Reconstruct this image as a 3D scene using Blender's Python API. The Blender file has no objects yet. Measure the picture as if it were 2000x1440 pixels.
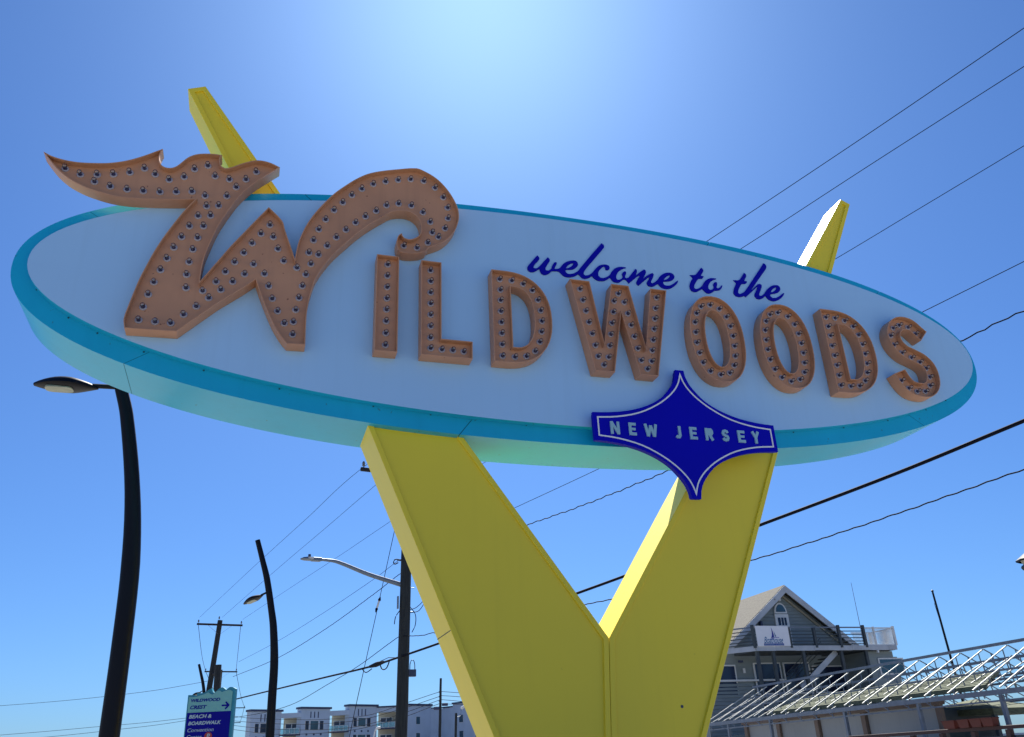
import bpy, bmesh, math, random
from mathutils import Vector, Matrix
from mathutils.geometry import tessellate_polygon, delaunay_2d_cdt
random.seed(7)
S = bpy.context.scene
R = math.radians

# ------------------------------------------------------------------ camera, sky, sun, exposure
# World axes: x runs along the big sign's face, y away from the camera through it, z up; metres.
cam_d = bpy.data.cameras.new('camera'); cam = bpy.data.objects.new('camera', cam_d); S.collection.objects.link(cam)
S.camera = cam
cam_d.sensor_width = 36.0; cam_d.lens = 29.7; cam_d.clip_start = 0.05; cam_d.clip_end = 6000
heading, pitch, roll = R(17.468), R(25.151), R(-2.612)
fw0 = Vector((math.sin(heading), math.cos(heading), 0)); ri0 = Vector((math.cos(heading), -math.sin(heading), 0))
fw = fw0*math.cos(pitch) + Vector((0, 0, math.sin(pitch))); up0 = Vector((0, 0, math.cos(pitch))) - fw0*math.sin(pitch)
ri = ri0*math.cos(roll) + up0*math.sin(roll); up = up0*math.cos(roll) - ri0*math.sin(roll)
cam.matrix_world = Matrix(((ri.x, up.x, -fw.x, 0), (ri.y, up.y, -fw.y, 0), (ri.z, up.z, -fw.z, 1.6), (0, 0, 0, 1)))

SUN_EL, SUN_AZ = R(51.0), R(16.3)          # azimuth clockwise from +y
w = bpy.data.worlds.new('World'); S.world = w; w.use_nodes = True
nt = w.node_tree; nt.nodes.clear()
sky = nt.nodes.new('ShaderNodeTexSky'); sky.sky_type = 'NISHITA'; sky.sun_disc = False
sky.sun_elevation = SUN_EL; sky.sun_rotation = SUN_AZ
sky.altitude = 0; sky.air_density = 1.0; sky.dust_density = 0.75; sky.ozone_density = 4.0
grade = nt.nodes.new('ShaderNodeMix'); grade.data_type = 'RGBA'; grade.blend_type = 'MULTIPLY'; grade.inputs[0].default_value = 1
grade.inputs[7].default_value = (0.405, 0.675, 1.05, 1)
bg = nt.nodes.new('ShaderNodeBackground'); bg.inputs['Strength'].default_value = 0.05
wo = nt.nodes.new('ShaderNodeOutputWorld')
nt.links.new(sky.outputs[0], grade.inputs[6]); nt.links.new(grade.outputs[2], bg.inputs['Color']); nt.links.new(bg.outputs[0], wo.inputs['Surface'])
sd = bpy.data.lights.new('sun', 'SUN'); sun = bpy.data.objects.new('sun', sd); S.collection.objects.link(sun)
sd.energy = 5.0; sd.angle = R(0.53); sd.color = (1.0, 0.95, 0.86)
sv = Vector((math.cos(SUN_EL)*math.sin(SUN_AZ), math.cos(SUN_EL)*math.cos(SUN_AZ), math.sin(SUN_EL)))
sun.rotation_euler = sv.to_track_quat('Z', 'Y').to_euler(); sun.location = (0, 0, 60)
S.view_settings.view_transform = 'Standard'; S.view_settings.look = 'None'
S.view_settings.gamma = 1; S.view_settings.exposure = 1.24; S.view_settings.use_curve_mapping = False

# ------------------------------------------------------------------ materials
def mat(name, col, rough=0.5, metal=0.0, var=0.06, scale=3.0, bump=0.0, stretch=(1, 1, 1), specks=0.0, speck_col=(0.05, 0.025, 0.015), speck_scale=9.0, spec=0.5, streak=0.0, coat=0.0):
    m = bpy.data.materials.new(name); m.use_nodes = True
    t = m.node_tree; p = t.nodes['Principled BSDF']
    p.inputs['Roughness'].default_value = rough; p.inputs['Metallic'].default_value = metal
    p.inputs['Specular IOR Level'].default_value = spec; p.inputs['Coat Weight'].default_value = coat; p.inputs['Coat Roughness'].default_value = 0.35
    tc = t.nodes.new('ShaderNodeTexCoord'); mp = t.nodes.new('ShaderNodeMapping'); mp.inputs['Scale'].default_value = stretch
    t.links.new(tc.outputs['Object'], mp.inputs['Vector'])
    n = t.nodes.new('ShaderNodeTexNoise'); n.inputs['Scale'].default_value = scale; n.inputs['Detail'].default_value = 6
    t.links.new(mp.outputs[0], n.inputs['Vector'])
    mr = t.nodes.new('ShaderNodeMapRange'); mr.inputs[1].default_value = 0.3; mr.inputs[2].default_value = 0.7
    t.links.new(n.outputs['Fac'], mr.inputs[0])
    mx = t.nodes.new('ShaderNodeMix'); mx.data_type = 'RGBA'
    mx.inputs[6].default_value = tuple(c*(1-var) for c in col)+(1,); mx.inputs[7].default_value = tuple(min(1, c*(1+var)) for c in col)+(1,)
    t.links.new(mr.outputs[0], mx.inputs[0]); out = mx.outputs[2]
    if streak:                                   # weather streaks running down the surface
        mp2 = t.nodes.new('ShaderNodeMapping'); mp2.inputs['Scale'].default_value = (7, 7, 0.35); t.links.new(tc.outputs['Object'], mp2.inputs['Vector'])
        n2 = t.nodes.new('ShaderNodeTexNoise'); n2.inputs['Scale'].default_value = 1.3; n2.inputs['Detail'].default_value = 5; t.links.new(mp2.outputs[0], n2.inputs['Vector'])
        r2 = t.nodes.new('ShaderNodeMapRange'); r2.inputs[1].default_value = 0.52; r2.inputs[2].default_value = 0.78; r2.inputs[4].default_value = streak; t.links.new(n2.outputs['Fac'], r2.inputs[0])
        m2 = t.nodes.new('ShaderNodeMix'); m2.data_type = 'RGBA'; m2.inputs[7].default_value = tuple(c*0.55 for c in col)+(1,)
        t.links.new(r2.outputs[0], m2.inputs[0]); t.links.new(out, m2.inputs[6]); out = m2.outputs[2]
    if specks:                                   # chips and rust spots
        n3 = t.nodes.new('ShaderNodeTexNoise'); n3.inputs['Scale'].default_value = speck_scale; n3.inputs['Detail'].default_value = 2; t.links.new(tc.outputs['Object'], n3.inputs['Vector'])
        r3 = t.nodes.new('ShaderNodeMapRange'); r3.inputs[1].default_value = 0.73; r3.inputs[2].default_value = 0.77; r3.inputs[4].default_value = specks; t.links.new(n3.outputs['Fac'], r3.inputs[0])
        m3 = t.nodes.new('ShaderNodeMix'); m3.data_type = 'RGBA'; m3.inputs[7].default_value = tuple(speck_col)+(1,)
        t.links.new(r3.outputs[0], m3.inputs[0]); t.links.new(out, m3.inputs[6]); out = m3.outputs[2]
    t.links.new(out, p.inputs['Base Color'])
    rr = t.nodes.new('ShaderNodeMapRange'); rr.inputs[3].default_value = max(0.02, rough-0.06); rr.inputs[4].default_value = min(1, rough+0.08)
    t.links.new(n.outputs['Fac'], rr.inputs[0]); t.links.new(rr.outputs[0], p.inputs['Roughness'])
    if bump:
        b = t.nodes.new('ShaderNodeBump'); b.inputs['Strength'].default_value = bump; b.inputs['Distance'].default_value = 0.01
        t.links.new(n.outputs['Fac'], b.inputs['Height']); t.links.new(b.outputs[0], p.inputs['Normal'])
    return m
def glass_mat(name, tint=(1, 1, 1), gloss=0.14):
    m = bpy.data.materials.new(name); m.use_nodes = True; t = m.node_tree; t.nodes.clear()
    o = t.nodes.new('ShaderNodeOutputMaterial'); tr = t.nodes.new('ShaderNodeBsdfTransparent'); tr.inputs[0].default_value = tuple(tint)+(1,)
    g = t.nodes.new('ShaderNodeBsdfGlossy'); g.inputs['Roughness'].default_value = 0.05
    lw = t.nodes.new('ShaderNodeLayerWeight'); lw.inputs['Blend'].default_value = 0.35
    ad = t.nodes.new('ShaderNodeMath'); ad.operation = 'ADD'; ad.inputs[1].default_value = gloss; ad.use_clamp = True
    mx = t.nodes.new('ShaderNodeMixShader'); t.links.new(lw.outputs['Fresnel'], ad.inputs[0]); t.links.new(ad.outputs[0], mx.inputs[0])
    t.links.new(tr.outputs[0], mx.inputs[1]); t.links.new(g.outputs[0], mx.inputs[2]); t.links.new(mx.outputs[0], o.inputs[0])
    return m
MT = {}
def M(k, *a, **kw):
    MT[k] = mat(k, *a, **kw); return MT[k]
M('face_white', (0.38, 0.64, 0.93), 0.42, var=0.025, scale=0.5, streak=0.07)  # white face, with the blue of the skylight tinted into its colour
M('teal_paint', (0.004, 0.42, 0.68), 0.34, var=0.05, scale=1.2, specks=0.5, speck_scale=14, streak=0.12)
M('liner', (0.005, 0.05, 0.08), 0.8)
M('yellow_paint', (0.84, 0.67, 0.025), 0.55, var=0.02, scale=0.9, streak=0.07, specks=0.2, speck_scale=5, coat=0.3)
M('letter_orange', (0.55, 0.28, 0.155), 0.45, var=0.07, scale=2.0, streak=0.22, specks=0.7, speck_col=(0.16, 0.05, 0.02), speck_scale=16)
M('navy_paint', (0.001, 0.001, 0.46), 0.6, spec=0.12, var=0.05, scale=1.5)
M('navy_vinyl', (0.001, 0.001, 0.38), 0.6, spec=0.15, var=0.05)
M('line_white', (0.80, 0.83, 0.84), 0.45, var=0.03)
M('pale_blue', (0.30, 0.52, 0.62), 0.45, var=0.04)
M('socket_ring', (0.42, 0.39, 0.44), 0.35, var=0.10, scale=30)
M('socket_dark', (0.05, 0.05, 0.13), 0.4)
M('black_metal', (0.002, 0.002, 0.006), 0.42, spec=0.22, var=0.1, scale=3)
M('lens', (0.30, 0.32, 0.25), 0.3, var=0.15, scale=8)
M('galvanised', (0.16, 0.20, 0.26), 0.5, metal=0.4, var=0.10, scale=6)
M('pole_wood', (0.020, 0.024, 0.026), 0.85, var=0.45, scale=3, stretch=(6, 6, 0.5), bump=0.6)
M('arm_wood', (0.018, 0.016, 0.018), 0.85, var=0.4, scale=5)
M('insulator', (0.10, 0.12, 0.14), 0.25)
M('wire', (0.006, 0.007, 0.014), 0.8, spec=0.1)
M('asphalt', (0.21, 0.205, 0.19), 0.9, var=0.15, scale=4, bump=0.3)
M('concrete', (0.22, 0.21, 0.19), 0.85, var=0.10, scale=2.5, bump=0.2)
M('stucco', (0.45, 0.54, 0.65), 0.85, var=0.06, scale=0.6, streak=0.15, bump=0.1)  # pale walls, with distance haze mixed into the colour
M('stucco_beige', (0.34, 0.31, 0.24), 0.85, var=0.07, scale=0.7)
M('trim_dark', (0.035, 0.05, 0.11), 0.6)
M('window_glass', (0.03, 0.075, 0.11), 0.06, var=0.35, scale=0.35, spec=0.8)
M('window_dark', (0.014, 0.02, 0.05), 0.12, var=0.3, scale=0.4)
M('frame_white', (0.66, 0.67, 0.67), 0.5, var=0.05)
M('siding', (0.21, 0.25, 0.26), 0.75, var=0.08, scale=1.2, stretch=(1, 1, 4))
M('shingle', (0.085, 0.080, 0.066), 0.95, var=0.45, scale=9, bump=0.8)
M('shingle_green', (0.10, 0.115, 0.075), 0.95, var=0.35, scale=6, stretch=(1, 1, 3), bump=0.6)
M('deck_white', (0.44, 0.47, 0.51), 0.6, var=0.14, scale=1.4, specks=0.5, speck_scale=3)
M('deck_dark', (0.05, 0.065, 0.075), 0.7, var=0.2, scale=2)
M('banner_white', (0.80, 0.80, 0.84), 0.55, var=0.03)
M('logo_blue', (0.02, 0.03, 0.28), 0.5); M('logo_teal', (0.03, 0.15, 0.33), 0.5)
M('truss_metal', (0.15, 0.18, 0.23), 0.45, var=0.2, scale=4)  # canopy steel in a darker tone, its shade put into the colour
M('rafter_metal_lit', (0.42, 0.44, 0.43), 0.45, metal=0.2, var=0.12, scale=4)  # the same steel, brighter: sunlight on the rafters put into the colour
M('screen_white', (0.27, 0.29, 0.31), 0.6, var=0.06, scale=0.9, streak=0.2)
M('post_brown', (0.16, 0.12, 0.10), 0.75, var=0.15)
M('maroon', (0.045, 0.014, 0.012), 0.6, var=0.2)
M('planter_red', (0.10, 0.014, 0.006), 0.6, var=0.12, scale=3)
M('soil', (0.03, 0.022, 0.015), 0.95)
M('sign_teal', (0.16, 0.42, 0.42), 0.5, var=0.04); M('sign_edge', (0.02, 0.24, 0.34), 0.5); M('sign_navy', (0.001, 0.001, 0.24), 0.6, spec=0.15)
M('sign_text', (0.38, 0.50, 0.56), 0.5); M('sign_red', (0.36, 0.025, 0.02), 0.5)
MT['bulb_glass'] = glass_mat('bulb_glass', (0.90, 0.91, 0.95), 0.05); MT['rail_glass'] = glass_mat('rail_glass', (0.55, 0.75, 0.8), 0.2)

# ------------------------------------------------------------------ mesh helpers
class MB:
    def __init__(s): s.v = []; s.f = []; s.mi = []
    def add(s, vs, fs, mi=0):
        b = len(s.v); s.v += [tuple(x) for x in vs]; s.f += [tuple(i+b for i in f) for f in fs]; s.mi += [mi]*len(fs); return s
    def box(s, c, size, ax=None, mi=0):
        c = Vector(c); ax = ax or (Vector((1, 0, 0)), Vector((0, 1, 0)), Vector((0, 0, 1)))
        h = [Vector(a).normalized()*(d/2) for a, d in zip(ax, size)]
        vs = [c+h[0]*i+h[1]*j+h[2]*k for i in (-1, 1) for j in (-1, 1) for k in (-1, 1)]
        return s.add(vs, [(0, 1, 3, 2), (4, 6, 7, 5), (0, 4, 5, 1), (2, 3, 7, 6), (0, 2, 6, 4), (1, 5, 7, 3)], mi)
    def bar(s, p, q, wd, ht=None, mi=0, upv=(0, 0, 1)):
        p = Vector(p); q = Vector(q); d = q-p; L = d.length; d.normalize(); u_ = Vector(upv)
        if abs(d.dot(u_)) > 0.98: u_ = Vector((0, 1, 0))
        sx = d.cross(u_).normalized(); uz = sx.cross(d)
        return s.box((p+q)/2, (L, wd, ht or wd), (d, sx, uz), mi)
    def tube(s, pts, r, n=8, mi=0, squash=1.0, side=None, cap=True):
        pts = [Vector(p) for p in pts]; rs = r if isinstance(r, (list, tuple)) else [r]*len(pts); b = len(s.v); fs = []
        for i, p in enumerate(pts):
            d = (pts[min(i+1, len(pts)-1)]-pts[max(i-1, 0)]).normalized()
            ref = Vector(side) if side else (Vector((0, 0, 1)) if abs(d.z) < 0.9 else Vector((1, 0, 0)))
            a = (ref - d*ref.dot(d)).normalized(); c = d.cross(a)
            for k in range(n):
                t = 2*math.pi*k/n; s.v.append(tuple(p + a*(math.cos(t)*rs[i]) + c*(math.sin(t)*rs[i]*squash)))
        for i in range(len(pts)-1):
            for k in range(n):
                k2 = (k+1) % n; fs.append((b+i*n+k, b+i*n+k2, b+(i+1)*n+k2, b+(i+1)*n+k))
        if cap: fs += [tuple(b+k for k in range(n))[::-1], tuple(b+(len(pts)-1)*n+k for k in range(n))]
        s.f += fs; s.mi += [mi]*len(fs); return s
    def lathe(s, prof, o=(0, 0, 0), ax=(0, 0, 1), n=12, mi=0):     # prof: (radius, height) pairs along ax
        ax = Vector(ax).normalized(); a = ax.orthogonal().normalized(); c = ax.cross(a); o = Vector(o); b = len(s.v); fs = []
        for r_, h in prof:
            for k in range(n):
                t = 2*math.pi*k/n; s.v.append(tuple(o+ax*h+a*(math.cos(t)*r_)+c*(math.sin(t)*r_)))
        for i in range(len(prof)-1):
            for k in range(n):
                k2 = (k+1) % n; fs.append((b+i*n+k, b+i*n+k2, b+(i+1)*n+k2, b+(i+1)*n+k))
        s.f += fs; s.mi += [mi]*len(fs); return s
    def plate(s, loops, y0, y1, mi=0, back=True, conv=None):        # outline(s) in x,z (first outer, rest holes) between y0 (front) and y1
        T = tessellate_polygon([[Vector((p[0], p[1], 0)) for p in l] for l in loops]); flat = [p for l in loops for p in l]
        cv = conv or (lambda x, y, z: (x, y, z))
        n = len(flat); b = len(s.v); s.v += [cv(p[0], y0, p[1]) for p in flat]+[cv(p[0], y1, p[1]) for p in flat]; fs = [tuple(b+i for i in t) for t in T]
        if back: fs += [tuple(b+n+i for i in t)[::-1] for t in T]
        st = 0
        for l in loops:
            m = len(l); fs += [(b+st+i, b+st+(i+1) % m, b+n+st+(i+1) % m, b+n+st+i) for i in range(m)]; st += m
        s.f += fs; s.mi += [mi]*len(fs); return s
    def build(s, name, mats, parent=None, smooth=False, bevel=0, angle=40):
        me = bpy.data.meshes.new(name); me.from_pydata(s.v, [], s.f); me.polygons.foreach_set('material_index', s.mi)
        for m in (mats if isinstance(mats, (list, tuple)) else [mats]): me.materials.append(MT[m])
        bm = bmesh.new(); bm.from_mesh(me); bmesh.ops.recalc_face_normals(bm, faces=bm.faces)
        if bevel:
            es = [e for e in bm.edges if len(e.link_faces) == 2 and e.calc_face_angle(0) > R(35)]
            bmesh.ops.bevel(bm, geom=es, offset=bevel, segments=1, affect='EDGES', clamp_overlap=True)
        bm.to_mesh(me); bm.free()
        if smooth:
            me.polygons.foreach_set('use_smooth', [True]*len(me.polygons)); me.set_sharp_from_angle(angle=R(angle))
        o = bpy.data.objects.new(name, me); S.collection.objects.link(o)
        if parent: attach(o, parent)
        return o
def wpos(o):
    p = Vector(o.location)
    while o.parent: o = o.parent; p += Vector(o.location)
    return p
def attach(o, parent): o.parent = parent; o.location = Vector(o.location) - (wpos(parent))
def thing(name, label, cat, loc, group=None):
    o = bpy.data.objects.new(name, None); o.location = loc; o.empty_display_size = 0.3; S.collection.objects.link(o)
    return tag(o, label, cat, group)
def tag(o, label, cat, group=None, kind=None):
    if label: o['label'] = label
    if cat: o['category'] = cat
    if group: o['group'] = group
    if kind: o['kind'] = kind
    return o
def smooth_loop(P, deg=40, n=3, closed=True):
    P = [Vector((p[0], p[1])) for p in P]; m = len(P); out = []
    def corner(i):
        a, b, c = P[(i-1) % m], P[i], P[(i+1) % m]
        if (b-a).length < 1e-6 or (c-b).length < 1e-6: return True
        return (b-a).angle(c-b) > R(deg)
    for i in range(m if closed else m-1):
        a, b = P[i], P[(i+1) % m]; L = (b-a).length
        ta = (b-a) if (corner(i) or (not closed and i == 0)) else (P[(i+1) % m]-P[(i-1) % m]).normalized()*L
        tb = (b-a) if (corner((i+1) % m) or (not closed and i == m-2)) else (P[(i+2) % m]-P[i]).normalized()*L
        k = n if L > 0.02 else 2
        for j in range(k):
            t = j/k; h1 = 2*t**3-3*t*t+1; h2 = t**3-2*t*t+t; h3 = -2*t**3+3*t*t; h4 = t**3-t*t
            out.append(a*h1+ta*h2+b*h3+tb*h4)
    if not closed: out.append(P[-1])
    return [(p.x, p.y) for p in out]
def area(P): return sum(P[i][0]*P[(i+1) % len(P)][1]-P[(i+1) % len(P)][0]*P[i][1] for i in range(len(P)))/2
def inset(P, d):                                                    # move the outline inwards by d
    P = [Vector(p) for p in P]; sg = 1 if area(P) > 0 else -1; m = len(P); out = []
    for i in range(m):
        a, b, c = P[i-1], P[i], P[(i+1) % m]; e1 = (b-a).normalized(); e2 = (c-b).normalized()
        n1 = Vector((-e1.y, e1.x))*sg; n2 = Vector((-e2.y, e2.x))*sg; nn = n1+n2
        if nn.length < 1e-4: nn = n1
        nn.normalize(); out.append(b+nn*(d/max(0.35, nn.dot(n1))))
    return [(p.x, p.y) for p in out]
def arc(cx, cz, rx, rz, a0, a1, n, e=2.0):
    o = []
    for i in range(n+1):
        t = R(a0+(a1-a0)*i/n); c, s_ = math.cos(t), math.sin(t)
        o.append((cx+rx*math.copysign(abs(c)**(2/e), c), cz+rz*math.copysign(abs(s_)**(2/e), s_)))
    return o
def catmull(pts, n=6):
    pts = [Vector(p) for p in pts]; out = []
    for i in range(len(pts)-1):
        a, b, c, d = pts[max(i-1, 0)], pts[i], pts[i+1], pts[min(i+2, len(pts)-1)]
        l = (c-b).length; ta = (c-a).normalized()*l if (c-a).length else c-b; tb = (d-b).normalized()*l
        for j in range(n):
            t = j/n; out.append(b*(2*t**3-3*t*t+1)+ta*(t**3-2*t*t+t)+c*(-2*t**3+3*t*t)+tb*(t**3-t*t))
    return out+[pts[-1]]
def strokes_plate(strokes, y0, y1, name, m, parent, conv=None):     # union of thick pen strokes, cut out of one sheet
    vs = []; fs = []
    for pts, hw in strokes:
        pts = [Vector(p) for p in pts]
        for i in range(len(pts)-1):
            a, b = pts[i], pts[i+1]; d = (b-a).normalized(); nrm = Vector((-d.y, d.x))*hw
            ex = d*(hw*0.55 if (i > 0) else 0); ex2 = d*(hw*0.55 if i < len(pts)-2 else 0)
            k = len(vs); vs += [a-ex-nrm, b+ex2-nrm, b+ex2+nrm, a-ex+nrm]; fs.append([k, k+1, k+2, k+3])
    V, E, F, _, _, _ = delaunay_2d_cdt([Vector((p.x, p.y)) for p in vs], [], fs, 1, 1e-5)
    cv = conv or (lambda x, y, z: (x, y, z)); n = len(V); mb = MB()
    edges = {}
    for f in F:
        for i in range(len(f)):
            e = (f[i], f[(i+1) % len(f)]); edges[tuple(sorted(e))] = edges.get(tuple(sorted(e)), 0)+1
    mb.add([cv(p.x, y0, p.y) for p in V]+[cv(p.x, y1, p.y) for p in V], [tuple(f) for f in F]+[(a, b, b+n, a+n) for (a, b), c in edges.items() if c == 1])
    return mb.build(name, m, parent)
def ring_plate(o_, i_, y0, y1):
    n = len(o_); mb = MB(); mb.v = [(p[0], y0, p[1]) for p in o_]+[(p[0], y0, p[1]) for p in i_]+[(p[0], y1, p[1]) for p in o_]+[(p[0], y1, p[1]) for p in i_]
    for k in range(n):
        j = (k+1) % n; mb.f += [(k, j, n+j, n+k), (k, j, 2*n+j, 2*n+k), (n+k, n+j, 3*n+j, 3*n+k)]; mb.mi += [0]*3
    return mb
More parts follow.
